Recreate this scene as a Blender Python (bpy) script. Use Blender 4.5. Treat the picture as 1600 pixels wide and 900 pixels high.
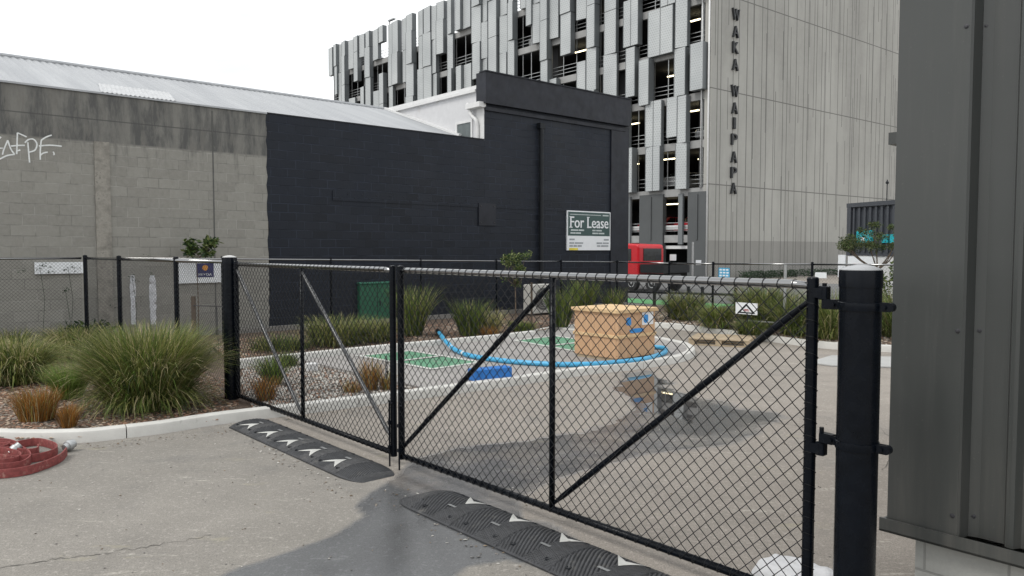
import bpy, math, random
import numpy as np
from mathutils import Vector, Matrix, noise as mnoise
R = math.radians
random.seed(7)
for o in list(bpy.data.objects): bpy.data.objects.remove(o)
S = bpy.context.scene
COL = S.collection

# ------------------------------------------------------------ camera, sky, sun, exposure
CAMH, FPX, PITCH = 1.95, 1200.0, R(2.862)
cd = bpy.data.cameras.new('camera'); cam = bpy.data.objects.new('camera', cd); COL.objects.link(cam)
cam.location = (0, 0, CAMH); cam.rotation_euler = (R(90) - PITCH, 0, 0)
cd.sensor_width = 36; cd.lens = 36 * FPX / 1600; cd.clip_start = .05; cd.clip_end = 3000
S.camera = cam
S.view_settings.view_transform = 'Standard'; S.view_settings.look = 'None'
S.view_settings.exposure = 0.70; S.view_settings.gamma = 1
SUN_EL, SUN_DIR = R(52), Vector((-.75, -.45, 0)).normalized()      # horizontal direction towards the sun
W = bpy.data.worlds.new('World'); S.world = W; W.use_nodes = True
wn, wl = W.node_tree.nodes, W.node_tree.links
bg = wn['Background']; bg.inputs['Strength'].default_value = 0.1
sky = wn.new('ShaderNodeTexSky'); sky.sky_type = 'NISHITA'; sky.sun_disc = False
sky.sun_elevation = SUN_EL; sky.sun_rotation = math.atan2(SUN_DIR.x, SUN_DIR.y)
hs = wn.new('ShaderNodeHueSaturation'); hs.inputs['Saturation'].default_value = .35
wl.new(sky.outputs[0], hs.inputs['Color'])
tc = wn.new('ShaderNodeTexCoord'); mp = wn.new('ShaderNodeMapping'); mp.inputs['Scale'].default_value = (1, 1, 3.5)
wl.new(tc.outputs['Generated'], mp.inputs['Vector'])
nz = wn.new('ShaderNodeTexNoise'); nz.inputs['Scale'].default_value = 2.2; nz.inputs['Detail'].default_value = 5
wl.new(mp.outputs[0], nz.inputs['Vector'])
cr = wn.new('ShaderNodeValToRGB'); wl.new(nz.outputs['Fac'], cr.inputs[0])
cr.color_ramp.elements[0].position = .3; cr.color_ramp.elements[0].color = (5.5, 5.75, 6.0, 1)
cr.color_ramp.elements[1].position = .62; cr.color_ramp.elements[1].color = (9.6, 9.7, 9.7, 1)
mx = wn.new('ShaderNodeMix'); mx.data_type = 'RGBA'; mx.inputs[0].default_value = .9
wl.new(hs.outputs[0], mx.inputs[6]); wl.new(cr.outputs[0], mx.inputs[7]); wl.new(mx.outputs[2], bg.inputs['Color'])
sd = bpy.data.lights.new('sun', 'SUN'); sd.energy = 0.9; sd.angle = R(18); sd.color = (1, .965, .91)
sun = bpy.data.objects.new('sun', sd); COL.objects.link(sun)
sv = Vector((SUN_DIR.x * math.cos(SUN_EL), SUN_DIR.y * math.cos(SUN_EL), math.sin(SUN_EL)))
sun.rotation_euler = sv.to_track_quat('Z', 'Y').to_euler(); sun.location = sv * 60

# ------------------------------------------------------------ helpers
def ray(px, py):
    x, y = (px - 800) / FPX, (450 - py) / FPX
    c, s = math.cos(PITCH), math.sin(PITCH)
    return Vector((x, c + y * s, -s + y * c))
def gp(px, py, z=0.0):                       # pixel of the photograph -> point on the level z
    d = ray(px, py); t = (z - CAMH) / d.z
    return Vector((d.x * t, d.y * t, z))
def at(px, py, Y):                           # pixel -> point at distance Y
    d = ray(px, py); t = Y / d.y
    return Vector((d.x * t, Y, CAMH + d.z * t))
U = Vector((.660, -.751, 0)).normalized()    # along the gate, towards the right
V = Vector((.751, .660, 0)).normalized()     # along the block wall, receding
Z = Vector((0, 0, 1))

class MB:
    def __init__(s): s.v = []; s.f = []; s.m = []; s.k = 0
    def add(s, vs, fs, mi=None):
        b = len(s.v); s.v += [tuple(p) for p in vs]
        s.f += [tuple(b + i for i in f) for f in fs]; s.m += [s.k if mi is None else mi] * len(fs)
        return s
    def box(s, o, a, b, c):                  # o corner, three edge vectors
        o, a, b, c = map(Vector, (o, a, b, c))
        vs = [o, o + a, o + a + b, o + b, o + c, o + a + c, o + a + b + c, o + b + c]
        fs = [(0, 3, 2, 1), (4, 5, 6, 7), (0, 1, 5, 4), (1, 2, 6, 5), (2, 3, 7, 6), (3, 0, 4, 7)]
        if a.cross(b).dot(c) < 0: fs = [f[::-1] for f in fs]
        return s.add(vs, fs)
    def cbox(s, c, sx, sy, sz, rz=0, bev=0):  # centre x,y base z ; optional chamfer
        ca, sa = math.cos(rz), math.sin(rz)
        ex, ey = Vector((ca, sa, 0)), Vector((-sa, ca, 0)); c = Vector(c)
        if bev <= 0: return s.box(c - ex * sx / 2 - ey * sy / 2, ex * sx, ey * sy, Z * sz)
        hx, hy, b = sx / 2, sy / 2, bev
        def ring(x, y, z): return [c + ex * i + ey * j + Z * z for i, j in
            ((-x + b, -y), (x - b, -y), (x, -y + b), (x, y - b), (x - b, y), (-x + b, y), (-x, y - b), (-x, -y + b))]
        return s.loft([ring(hx - b, hy - b, 0), ring(hx, hy, b), ring(hx, hy, sz - b), ring(hx - b, hy - b, sz)])
    def loft(s, rings, caps=True, close=True):
        n = len(rings[0]); vs = [p for r in rings for p in r]; fs = []
        for i in range(len(rings) - 1):
            for j in range(n if close else n - 1):
                k = (j + 1) % n; fs.append((i * n + j, i * n + k, (i + 1) * n + k, (i + 1) * n + j))
        if caps: fs.append(tuple(range(n))[::-1]); fs.append(tuple(range((len(rings) - 1) * n, len(rings) * n)))
        return s.add(vs, fs)
    def tube(s, pts, r, n=10, caps=True, close=False):
        pts = [Vector(p) for p in pts]; rings = []; N = len(pts)
        rs = r if isinstance(r, (list, tuple)) else [r] * N
        up = None
        for i, p in enumerate(pts):
            a = pts[i - 1] if (i or close) else p; b = pts[(i + 1) % N] if (i < N - 1 or close) else p
            t = (b - a).normalized()
            if up is None: up = t.orthogonal().normalized() if abs(t.z) < .9 else Vector((1, 0, 0))
            up = (up - t * up.dot(t)).normalized(); e = t.cross(up)
            rings.append([p + (up * math.cos(q) + e * math.sin(q)) * rs[i] for q in (2 * math.pi * j / n for j in range(n))])
        if close: rings.append(rings[0]); caps = False
        return s.loft(rings, caps)
    def bar(s, a, b, w, h, side=None):       # rectangular bar a->b
        a, b = Vector(a), Vector(b); t = (b - a).normalized()
        sd_ = Vector(side) if side else (t.cross(Z) if abs(t.z) < .95 else Vector((1, 0, 0)))
        sd_ = (sd_ - t * sd_.dot(t)).normalized(); u = sd_.cross(t)
        return s.box(a - sd_ * w / 2 - u * h / 2, sd_ * w, u * h, b - a)
    def prism(s, poly, n):                   # planar polygon (CCW seen along n) extruded by n
        k = len(poly); n = Vector(n); vs = [Vector(p) for p in poly]; vs += [p + n for p in vs]
        fs = [tuple(range(k))[::-1], tuple(range(k, 2 * k))] + [(i, (i + 1) % k, k + (i + 1) % k, k + i) for i in range(k)]
        return s.add(vs, fs)
    def sheet(s, poly): return s.add(poly, [tuple(range(len(poly)))])
    def lathe(s, c, prof, n=20, axis=Z):
        c = Vector(c); ax = Vector(axis).normalized(); e = ax.orthogonal().normalized(); g = ax.cross(e)
        return s.loft([[c + ax * z + (e * math.cos(2 * math.pi * j / n) + g * math.sin(2 * math.pi * j / n)) * r for j in range(n)] for r, z in prof])
    def build(s, name, mat, parent=None, smooth=False, local=False, bevel=0):
        me = bpy.data.meshes.new(name)
        vs = s.v
        if parent is not None and not local:
            inv = (Matrix.Translation(parent.location) @ Matrix.Rotation(parent.rotation_euler.z, 4, 'Z'))
            p = parent.parent
            if p is not None: inv = (Matrix.Translation(p.location) @ Matrix.Rotation(p.rotation_euler.z, 4, 'Z')) @ inv
            inv = inv.inverted()
            A = np.array(s.v, dtype=float); M = np.array(inv)
            vs = (A @ M[:3, :3].T + M[:3, 3]).tolist()
        me.from_pydata(vs, [], s.f)
        mats = mat if isinstance(mat, (list, tuple)) else [mat]
        for m in mats: me.materials.append(m)
        if len(mats) > 1: me.polygons.foreach_set('material_index', s.m)
        if smooth: me.polygons.foreach_set('use_smooth', [True] * len(me.polygons))
        o = bpy.data.objects.new(name, me); COL.objects.link(o)
        if smooth == 2:
            md = o.modifiers.new('es', 'EDGE_SPLIT'); md.split_angle = R(38)
        if bevel:
            md = o.modifiers.new('bv', 'BEVEL'); md.width = bevel; md.segments = 2; md.limit_method = 'ANGLE'
        if parent is not None: o.parent = parent
        return o
def thing(name, label, cat, loc=(0, 0, 0), rz=0, group=None):
    o = bpy.data.objects.new(name, None); COL.objects.link(o); o.empty_display_size = .2
    o.location = loc; o.rotation_euler = (0, 0, rz); tag(o, label, cat, group); return o
def tag(o, label, cat, group=None):
    o['label'] = label; o['category'] = cat
    if group: o['group'] = group
    return o
def kind(o, k): o['kind'] = k; return o
def struct(o): return kind(o, 'structure')
def copy_tree(o, parent=None):
    c = o.copy(); COL.objects.link(c)
    if parent is not None: c.parent = parent
    for ch in [x for x in bpy.data.objects if x.parent == o]: copy_tree(ch, c)
    return c
def smoothpts(pts, k=6, close=False):        # Catmull-Rom
    pts = [Vector(p) for p in pts]; out = []; n = len(pts)
    for i in range(n - (0 if close else 1)):
        g = lambda j: pts[j % n] if close else pts[max(0, min(n - 1, j))]
        a, b, c, d = g(i - 1), g(i), g(i + 1), g(i + 2)
        for q in range(k):
            t = q / k
            out.append(.5 * ((2 * b) + (c - a) * t + (2 * a - 5 * b + 4 * c - d) * t * t + (-a + 3 * b - 3 * c + d) * t ** 3))
    if not close: out.append(pts[-1])
    return out
def inpoly(x, y, P):
    r = False; n = len(P)
    for i in range(n):
        a, b = P[i], P[i - 1]
        if (a[1] > y) != (b[1] > y) and x < (b[0] - a[0]) * (y - a[1]) / (b[1] - a[1]) + a[0]: r = not r
    return r

# ------------------------------------------------------------ materials
def newmat(name):
    m = bpy.data.materials.new(name); m.use_nodes = True
    nt = m.node_tree; return m, nt.nodes, nt.links, nt.nodes['Principled BSDF']
def mathn(N, L, op, a, b=None, c=None, clamp=False):
    n = N.new('ShaderNodeMath'); n.operation = op; n.use_clamp = clamp
    for i, q in enumerate((a, b, c)):
        if q is None: continue
        if isinstance(q, (int, float)): n.inputs[i].default_value = q
        else: L.new(q, n.inputs[i])
    return n.outputs[0]
def mixc(N, L, fac, a, b, mode='MIX'):
    n = N.new('ShaderNodeMix'); n.data_type = 'RGBA'; n.blend_type = mode
    for i, q in ((0, fac), (6, a), (7, b)):
        if isinstance(q, (int, float)): n.inputs[i].default_value = q
        elif isinstance(q, tuple): n.inputs[i].default_value = q if len(q) == 4 else (*q, 1)
        else: L.new(q, n.inputs[i])
    return n.outputs[2]
def noisen(N, L, vec, scale, detail=4, rough=.55, dist=0):
    n = N.new('ShaderNodeTexNoise'); n.inputs['Scale'].default_value = scale; n.inputs['Detail'].default_value = detail
    n.inputs['Roughness'].default_value = rough; n.inputs['Distortion'].default_value = dist
    if vec is not None: L.new(vec, n.inputs['Vector'])
    return n.outputs['Fac']
def ramp(N, L, f, p0, p1, c0=0.0, c1=1.0):
    n = N.new('ShaderNodeMapRange'); n.clamp = True
    L.new(f, n.inputs[0]); n.inputs[1].default_value = p0; n.inputs[2].default_value = p1
    n.inputs[3].default_value = c0; n.inputs[4].default_value = c1
    return n.outputs[0]
def pos(N, world=True):
    return N.new('ShaderNodeNewGeometry').outputs['Position'] if world else N.new('ShaderNodeTexCoord').outputs['Object']
def scaled(N, L, vec, sc, rot=0):
    n = N.new('ShaderNodeMapping'); n.inputs['Scale'].default_value = sc; n.inputs['Rotation'].default_value = (0, 0, rot); L.new(vec, n.inputs['Vector']); return n.outputs[0]
def bump(N, L, P, h, strength=.3, dist=.01):
    b = N.new('ShaderNodeBump'); b.inputs['Strength'].default_value = strength; b.inputs['Distance'].default_value = dist
    L.new(h, b.inputs['Height']); L.new(b.outputs[0], P.inputs['Normal'])
def simple(name, col, rough=.5, metal=0, var=.15, scale=6, bmp=0, bscale=60, spec=.5, dirt=None, coat=0, world=False):
    m, N, L, P = newmat(name); p = pos(N, world)
    a = noisen(N, L, p, scale, 5, .6)
    c = mixc(N, L, ramp(N, L, a, .3, .7), tuple(x * (1 - var) for x in col), tuple(min(1, x * (1 + var)) for x in col))
    if dirt:
        d = noisen(N, L, p, dirt[1], 6, .65); c = mixc(N, L, ramp(N, L, d, dirt[2], dirt[2] + .12), c, dirt[0])
    L.new(c, P.inputs['Base Color'])
    L.new(ramp(N, L, noisen(N, L, p, scale * 2.3, 4), .3, .7, max(0, rough - .08), min(1, rough + .1)), P.inputs['Roughness'])
    P.inputs['Metallic'].default_value = metal; P.inputs['Specular IOR Level'].default_value = spec
    if coat: P.inputs['Coat Weight'].default_value = coat; P.inputs['Coat Roughness'].default_value = .1
    if bmp: bump(N, L, P, noisen(N, L, p, bscale, 4), bmp, .01)
    return m
def leafmat(name, col, var=.35):
    m, N, L, P = newmat(name)
    a = noisen(N, L, pos(N), 9, 3)
    g = N.new('ShaderNodeNewGeometry')
    c = mixc(N, L, g.outputs['Random Per Island'], tuple(x * (1 - var) for x in col), tuple(x * (1 + var) for x in col))
    L.new(c, P.inputs['Base Color']); P.inputs['Roughness'].default_value = .55
    P.inputs['Specular IOR Level'].default_value = .3
    P.inputs['Subsurface Weight'].default_value = 0
    t = N.new('ShaderNodeBsdfTranslucent'); L.new(c, t.inputs[0])
    ms = N.new('ShaderNodeMixShader'); ms.inputs[0].default_value = .3
    L.new(P.outputs[0], ms.inputs[1]); L.new(t.outputs[0], ms.inputs[2]); L.new(ms.outputs[0], N['Material Output'].inputs[0])
    return m
M = {}
M['black_gloss'] = simple('black_powder_coat', (.0035, .005, .008), .24, 0, .25, 8, spec=.16, dirt=((.012, .013, .014), 5, .66))
M['rail_gloss'] = simple('rail_powder_coat', (.006, .007, .010), .16, 0, .2, 8, spec=.9, coat=1)
for _n in M['rail_gloss'].node_tree.nodes:
    if _n.type == 'BSDF_PRINCIPLED': _n.inputs['Coat IOR'].default_value = 2.6
M['brace_grey'] = simple('brace_grey_coat', (.035, .037, .04), .3, 0, .2, 8, spec=.8)  # lighter grey than the other gate bars, for the far leaf's braces
M['black_wire'] = simple('black_pvc_wire', (.005, .006, .008), .36, spec=.4)
M['black_flat'] = simple('black_satin', (.008, .010, .013), .5, spec=.3)
M['steel'] = simple('galvanised_steel', (.42, .43, .43), .42, .7, .2, 14)
M['darksteel'] = simple('dark_steel', (.05, .05, .055), .45, .4)
M['white'] = simple('white_paint', (.66, .66, .655), .5, var=.06, dirt=((.55, .54, .5), 4, .62))
M['whitewall'] = simple('white_rendered_wall', (.58, .58, .59), .7, var=.05, bmp=.2, bscale=30, dirt=((.5, .49, .48), 1.6, .6), world=True)
M['arrow'] = simple('worn_arrow_paint', (.50, .50, .475), .7, var=.15, dirt=((.12, .12, .115), 22, .60), world=True)
M['line'] = simple('road_marking_white', (.56, .56, .53), .7, var=.12, dirt=((.34, .33, .31), 9, .54), world=True)
M['green'] = simple('road_marking_green', (.10, .26, .155), .7, var=.2, dirt=((.21, .25, .20), 7, .54), world=True)
M['lane'] = simple('cycle_lane_green', (.16, .50, .19), .7, var=.15, world=True)
M['glass'] = simple('window_glass', (.012, .016, .018), .08, spec=.45, var=.3, scale=2)
M['rubber'] = simple('black_rubber', (.030, .031, .034), .42, var=.35, scale=12, bmp=.25, bscale=120, dirt=((.10, .097, .09), 7, .60), world=True)
M['tyre'] = simple('tyre_rubber', (.015, .015, .016), .75)
M['red'] = simple('red_truck_paint', (.55, .008, .018), .35, var=.06, coat=.15, spec=.35)
M['hose'] = simple('red_hose_canvas', (.22, .05, .047), .75, var=.3, scale=30, bmp=.3, bscale=180, dirt=((.34, .18, .15), 14, .58))
M['bluehose'] = simple('blue_hose_plastic', (.07, .37, .62), .35, var=.12, dirt=((.3, .45, .55), 14, .68))
M['blue'] = simple('blue_plastic', (.018, .16, .50), .42, var=.2, dirt=((.08, .2, .4), 11, .6))
M['bluepaint'] = simple('blue_spray_paint', (.03, .25, .62), .6, var=.2, scale=20)
M['cabinet'] = simple('green_cabinet_paint', (.012, .10, .052), .5, var=.15)
M['slab'] = simple('carpark_concrete', (.31, .31, .305), .8, var=.15, scale=1.2, world=True)
M['inside'] = simple('carpark_interior', (.055, .056, .058), .9, var=.2, scale=.6, world=True)  # concrete made darker than its own tone; interior shade put into the colour
M['pier'] = simple('dark_grey_pier', (.075, .08, .082), .55, var=.1, scale=.5, world=True)
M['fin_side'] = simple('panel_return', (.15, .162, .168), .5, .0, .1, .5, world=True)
M['letter'] = simple('letter_paint', (.018, .02, .022), .5)
M['stone'] = simple('gravel_stone', (.36, .34, .31), .85, var=.35, scale=11, world=True)
M['chip'] = simple('bark_chip', (.26, .15, .10), .85, var=.6, scale=23, world=True)
M['bark'] = simple('trunk_bark', (.12, .09, .065), .9, bmp=.5, bscale=40)
M['stakewood'] = simple('stake_wood', (.10, .075, .055), .85)
M['bag'] = simple('white_woven_bag', (.60, .60, .61), .6, var=.06, scale=12, bmp=.7, bscale=16, dirt=((.42, .41, .38), 9, .6))
M['plate'] = simple('pale_sheet', (.42, .42, .41), .5, .0, .08, 3, dirt=((.4, .39, .37), 5, .6))
M['teal'] = simple('teal_sign', (.0, .36, .43), .5)
M['kioskdark'] = simple('ribbed_dark_cladding', (.045, .05, .06), .5, var=.1)
M['signgreen'] = simple('sign_dark_green', (.035, .075, .07), .4, var=.05)
M['signgrey'] = simple('sign_grey_ink', (.32, .34, .36), .5)
M['yellow'] = simple('yellow_sticker', (.75, .62, .06), .5)
M['navy'] = simple('navy_print', (.02, .02, .11), .5)
M['orange'] = simple('orange_print', (.7, .3, .05), .5)
M['graffiti'] = simple('white_spray', (.72, .74, .73), .7, var=.12, scale=15)
M['fan'] = simple('fan_grille', (.12, .12, .12), .5)
M['ac'] = simple('ac_casing', (.62, .61, .57), .5, var=.08)
M['headlamp'] = simple('lamp_lens', (.6, .6, .55), .15)
M['silver'] = simple('silver_car_paint', (.45, .46, .47), .3, .3, coat=.5)
M['redcar'] = simple('red_car_paint', (.35, .02, .03), .3, coat=.5)
M['debris'] = simple('leaf_litter', (.16, .12, .08), .9, var=.7, scale=17, world=True)
def emis(name, col, st):
    m, N, L, P = newmat(name); P.inputs['Base Color'].default_value = (*col, 1)
    P.inputs['Emission Color'].default_value = (*col, 1); P.inputs['Emission Strength'].default_value = st; return m
M['tube'] = emis('lit_tube', (1, .86, .55), 3.0)
G1 = leafmat('blade_green', (.120, .165, .040)); G2 = leafmat('blade_olive', (.250, .255, .082))
G3 = leafmat('blade_straw', (.52, .45, .26)); G4 = leafmat('blade_dark', (.055, .080, .028))
G5 = leafmat('blade_bright', (.16, .26, .05)); OR1 = leafmat('blade_orange', (.36, .17, .04)); OR2 = leafmat('blade_rust', (.20, .105, .035))
LF1 = leafmat('leaf_mid', (.07, .11, .03)); LF2 = leafmat('leaf_dark', (.02, .045, .018)); LF3 = leafmat('leaf_pale', (.17, .2, .075)); LF4 = leafmat('leaf_olive', (.13, .145, .065))

def alongS(N, L, vec, d=V):                   # (distance along d, height)
    p = pos(N); dp = N.new('ShaderNodeVectorMath'); dp.operation = 'DOT_PRODUCT'; dp.inputs[1].default_value = d; L.new(p, dp.inputs[0])
    sx = N.new('ShaderNodeSeparateXYZ'); L.new(p, sx.inputs[0])
    cb = N.new('ShaderNodeCombineXYZ'); L.new(dp.outputs['Value'], cb.inputs[0]); L.new(sx.outputs['Z'], cb.inputs[1])
    return p, dp.outputs['Value'], sx.outputs['Z'], cb.outputs[0]
def brickn(N, L, vec, w=.4, h=.2, mortar=.008, off=.5, bias=0):
    b = N.new('ShaderNodeTexBrick'); b.offset = off; b.inputs['Scale'].default_value = 1; b.inputs['Brick Width'].default_value = w
    b.inputs['Row Height'].default_value = h; b.inputs['Mortar Size'].default_value = mortar; b.inputs['Mortar Smooth'].default_value = .2
    b.inputs['Bias'].default_value = bias; b.inputs['Color1'].default_value = (0, 0, 0, 1); b.inputs['Color2'].default_value = (1, 1, 1, 1); b.inputs['Mortar'].default_value = (.5, .5, .5, 1)
    L.new(vec, b.inputs['Vector']); return b
def mat_blockwall():
    m, N, L, P = newmat('grey_block_wall'); p, s, z, sz = alongS(N, L, None)
    b = brickn(N, L, sz)
    n1 = noisen(N, L, p, .8, 6, .65); n2 = noisen(N, L, p, 14, 5, .7)
    c = mixc(N, L, b.outputs['Color'], (.225, .217, .194), (.278, .270, .242))
    n3 = noisen(N, L, sz, 2.6, 2, .4)
    mort = mixc(N, L, ramp(N, L, n3, .42, .58), (.165, .16, .145), (.34, .33, .30))
    c = mixc(N, L, b.outputs['Fac'], c, mort)
    c = mixc(N, L, ramp(N, L, n1, .35, .7, 0, .45), c, (.20, .195, .175))
    c = mixc(N, L, ramp(N, L, n2, .3, .75, 0, .4), c, (.36, .35, .32))
    # rendered bond beam with drips at the top
    st = scaled(N, L, sz, (1.5, .30, 1)); dr = noisen(N, L, st, 2.2, 6, .7, .25)
    st2 = scaled(N, L, sz, (4, .55, 1)); dr2 = noisen(N, L, st2, 1.6, 5, .7, .2)
    beam = mixc(N, L, ramp(N, L, dr, .42, .60), (.095, .095, .092), (.205, .20, .182))
    beam = mixc(N, L, ramp(N, L, dr2, .54, .64, 0, .6), beam, (.29, .275, .245))
    beam = mixc(N, L, ramp(N, L, n2, .3, .8, 0, .25), beam, (.09, .09, .088))
    edge = mathn(N, L, 'ADD', z, mathn(N, L, 'MULTIPLY', mathn(N, L, 'SUBTRACT', dr, .5), 1.3))
    bf = ramp(N, L, z, 4.01, 4.06)
    # joint line in the beam
    j = mathn(N, L, 'LESS_THAN', mathn(N, L, 'ABSOLUTE', mathn(N, L, 'SUBTRACT', z, 4.47)), .012)
    beam = mixc(N, L, mathn(N, L, 'MULTIPLY', j, .7), beam, (.07, .07, .068))
    c = mixc(N, L, bf, c, beam)
    run = mathn(N, L, 'MULTIPLY', ramp(N, L, dr2, .52, .66), ramp(N, L, edge, 3.2, 4.2))
    c = mixc(N, L, mathn(N, L, 'MULTIPLY', run, .55), c, (.085, .085, .08))
    L.new(c, P.inputs['Base Color']); P.inputs['Roughness'].default_value = .9
    hgt = mathn(N, L, 'ADD', mathn(N, L, 'MULTIPLY', mathn(N, L, 'MULTIPLY', b.outputs['Fac'], -1), mathn(N, L, 'SUBTRACT', 1, bf)), mathn(N, L, 'MULTIPLY', n2, .5))
    bump(N, L, P, hgt, .5, .012); return m
def mat_paintwall(name, col, s2=True):
    m, N, L, P = newmat(name); p, s, z, sz = alongS(N, L, None)
    b = brickn(N, L, sz, mortar=.010)
    n1 = noisen(N, L, p, .7, 5, .6); n2 = noisen(N, L, p, 18, 5, .7); n3 = noisen(N, L, sz, 2.2, 3, .5)
    c = mixc(N, L, b.outputs['Color'], tuple(x * .78 for x in col), tuple(x * 1.25 for x in col))
    c = mixc(N, L, ramp(N, L, n1, .35, .7), c, tuple(x * 1.3 for x in col))
    mo = mathn(N, L, 'MULTIPLY', b.outputs['Fac'], ramp(N, L, n3, .38, .58))
    c = mixc(N, L, mathn(N, L, 'MULTIPLY', mo, .7), c, tuple(x * 3.1 for x in col))
    L.new(c, P.inputs['Base Color']); L.new(ramp(N, L, n1, .3, .7, .36, .6), P.inputs['Roughness'])
    P.inputs['Specular IOR Level'].default_value = .22
    bump(N, L, P, mathn(N, L, 'ADD', mathn(N, L, 'MULTIPLY', b.outputs['Fac'], -1), mathn(N, L, 'MULTIPLY', n2, .35)), .8, .014)
    return m
M['block'] = mat_blockwall()
M['paintwall'] = mat_paintwall('dark_painted_blocks', (.0115, .0145, .0215))
M['fascia'] = simple('dark_fascia', (.016, .018, .025), .5, var=.3, scale=2.5, spec=.3, world=True)
def mat_roof():
    m, N, L, P = newmat('corrugated_roof'); p, s, z, sz = alongS(N, L, None)
    n = noisen(N, L, scaled(N, L, sz, (2, .5, 1)), 1.2, 5, .6)
    c = mixc(N, L, ramp(N, L, n, .3, .7), (.30, .31, .325), (.40, .41, .42))
    L.new(c, P.inputs['Base Color']); P.inputs['Roughness'].default_value = .45; P.inputs['Metallic'].default_value = .35
    return m
M['roof'] = mat_roof()
CW, CV = Vector((12.8, 50, 0)), Vector((.779, .627, 0)).normalized()
def mat_concrete():
    m, N, L, P = newmat('board_grooved_concrete'); p, s, z, sz = alongS(N, L, None, CV)
    s = mathn(N, L, 'SUBTRACT', s, CW.dot(CV))
    def grid(w, h, mort, zoff, key, thr):
        # random vertical grooves: one line every w metres, present or not per (line, band of height h)
        k = mathn(N, L, 'DIVIDE', s, w); ki = mathn(N, L, 'FLOOR', k); fr = mathn(N, L, 'FRACT', k)
        wn_ = N.new('ShaderNodeTexWhiteNoise'); wn_.noise_dimensions = '2D'
        cb0 = N.new('ShaderNodeCombineXYZ'); L.new(ki, cb0.inputs[0]); cb0.inputs[1].default_value = key * 1.7
        w0 = N.new('ShaderNodeTexWhiteNoise'); w0.noise_dimensions = '2D'; L.new(cb0.outputs[0], w0.inputs['Vector'])
        zz = mathn(N, L, 'ADD', mathn(N, L, 'DIVIDE', z, h), mathn(N, L, 'ADD', mathn(N, L, 'MULTIPLY', w0.outputs['Value'], .9), zoff))
        cb = N.new('ShaderNodeCombineXYZ'); L.new(ki, cb.inputs[0]); L.new(mathn(N, L, 'ADD', mathn(N, L, 'FLOOR', zz), key * 13.3), cb.inputs[1])
        L.new(cb.outputs[0], wn_.inputs['Vector'])
        jit = mathn(N, L, 'ADD', mathn(N, L, 'MULTIPLY', w0.outputs['Value'], .7), .1)
        ln = mathn(N, L, 'LESS_THAN', mathn(N, L, 'ABSOLUTE', mathn(N, L, 'SUBTRACT', fr, jit)), mort / w)
        return mathn(N, L, 'MULTIPLY', ln, mathn(N, L, 'GREATER_THAN', wn_.outputs['Value'], thr))
    g = mathn(N, L, 'MAXIMUM', grid(.86, 6.17, .036, .0, 1, .08), grid(1.1, 3.4, .030, .4, 2, .45))
    h = mathn(N, L, 'LESS_THAN', mathn(N, L, 'ABSOLUTE', mathn(N, L, 'SUBTRACT', mathn(N, L, 'FRACT', mathn(N, L, 'DIVIDE', mathn(N, L, 'SUBTRACT', z, 6.2 - 6.17 * .5), 6.17)), .5)), .035 / 6.17)
    n1 = noisen(N, L, p, .12, 5, .6); n2 = noisen(N, L, scaled(N, L, p, (1, 1, .25)), .38, 5, .6); n3 = noisen(N, L, p, 3, 4, .7)
    # each strip between grooves its own tone
    wk = N.new('ShaderNodeTexWhiteNoise'); wk.noise_dimensions = '2D'; cbk = N.new('ShaderNodeCombineXYZ')
    L.new(mathn(N, L, 'FLOOR', mathn(N, L, 'DIVIDE', s, 2.9)), cbk.inputs[0]); L.new(mathn(N, L, 'FLOOR', mathn(N, L, 'DIVIDE', mathn(N, L, 'SUBTRACT', z, .03), 6.17)), cbk.inputs[1]); L.new(cbk.outputs[0], wk.inputs['Vector'])
    c = mixc(N, L, ramp(N, L, n1, .35, .65), (.365, .36, .335), (.455, .45, .42))
    c = mixc(N, L, mathn(N, L, 'MULTIPLY', wk.outputs['Value'], .3), c, (.30, .295, .27))
    c = mixc(N, L, ramp(N, L, n2, .42, .72, 0, .6), c, (.24, .235, .22))
    c = mixc(N, L, ramp(N, L, n3, .4, .8, 0, .2), c, (.5, .49, .45))
    lowband = mathn(N, L, 'LESS_THAN', z, 2.55)
    c = mixc(N, L, mathn(N, L, 'MULTIPLY', lowband, .45), c, (.17, .165, .155))
    c = mixc(N, L, mathn(N, L, 'MULTIPLY', mathn(N, L, 'MAXIMUM', g, h), .70), c, (.07, .07, .066))
    L.new(c, P.inputs['Base Color']); P.inputs['Roughness'].default_value = .85
    return m
M['concrete'] = mat_concrete()
def mat_perf():
    m, N, L, P = newmat('perforated_aluminium'); p, s, z, sz = alongS(N, L, None, -U)
    b = brickn(N, L, sz, .20, .16, .050)
    n = noisen(N, L, p, .35, 3)
    base = mixc(N, L, ramp(N, L, n, .3, .7), (.39, .41, .415), (.50, .52, .52))
    c = mixc(N, L, mathn(N, L, 'MULTIPLY', mathn(N, L, 'SUBTRACT', 1, b.outputs['Fac']), .34), base, (.13, .135, .14))
    L.new(c, P.inputs['Base Color']); P.inputs['Roughness'].default_value = .5; P.inputs['Metallic'].default_value = .1
    return m
M['perf'] = mat_perf()
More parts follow.
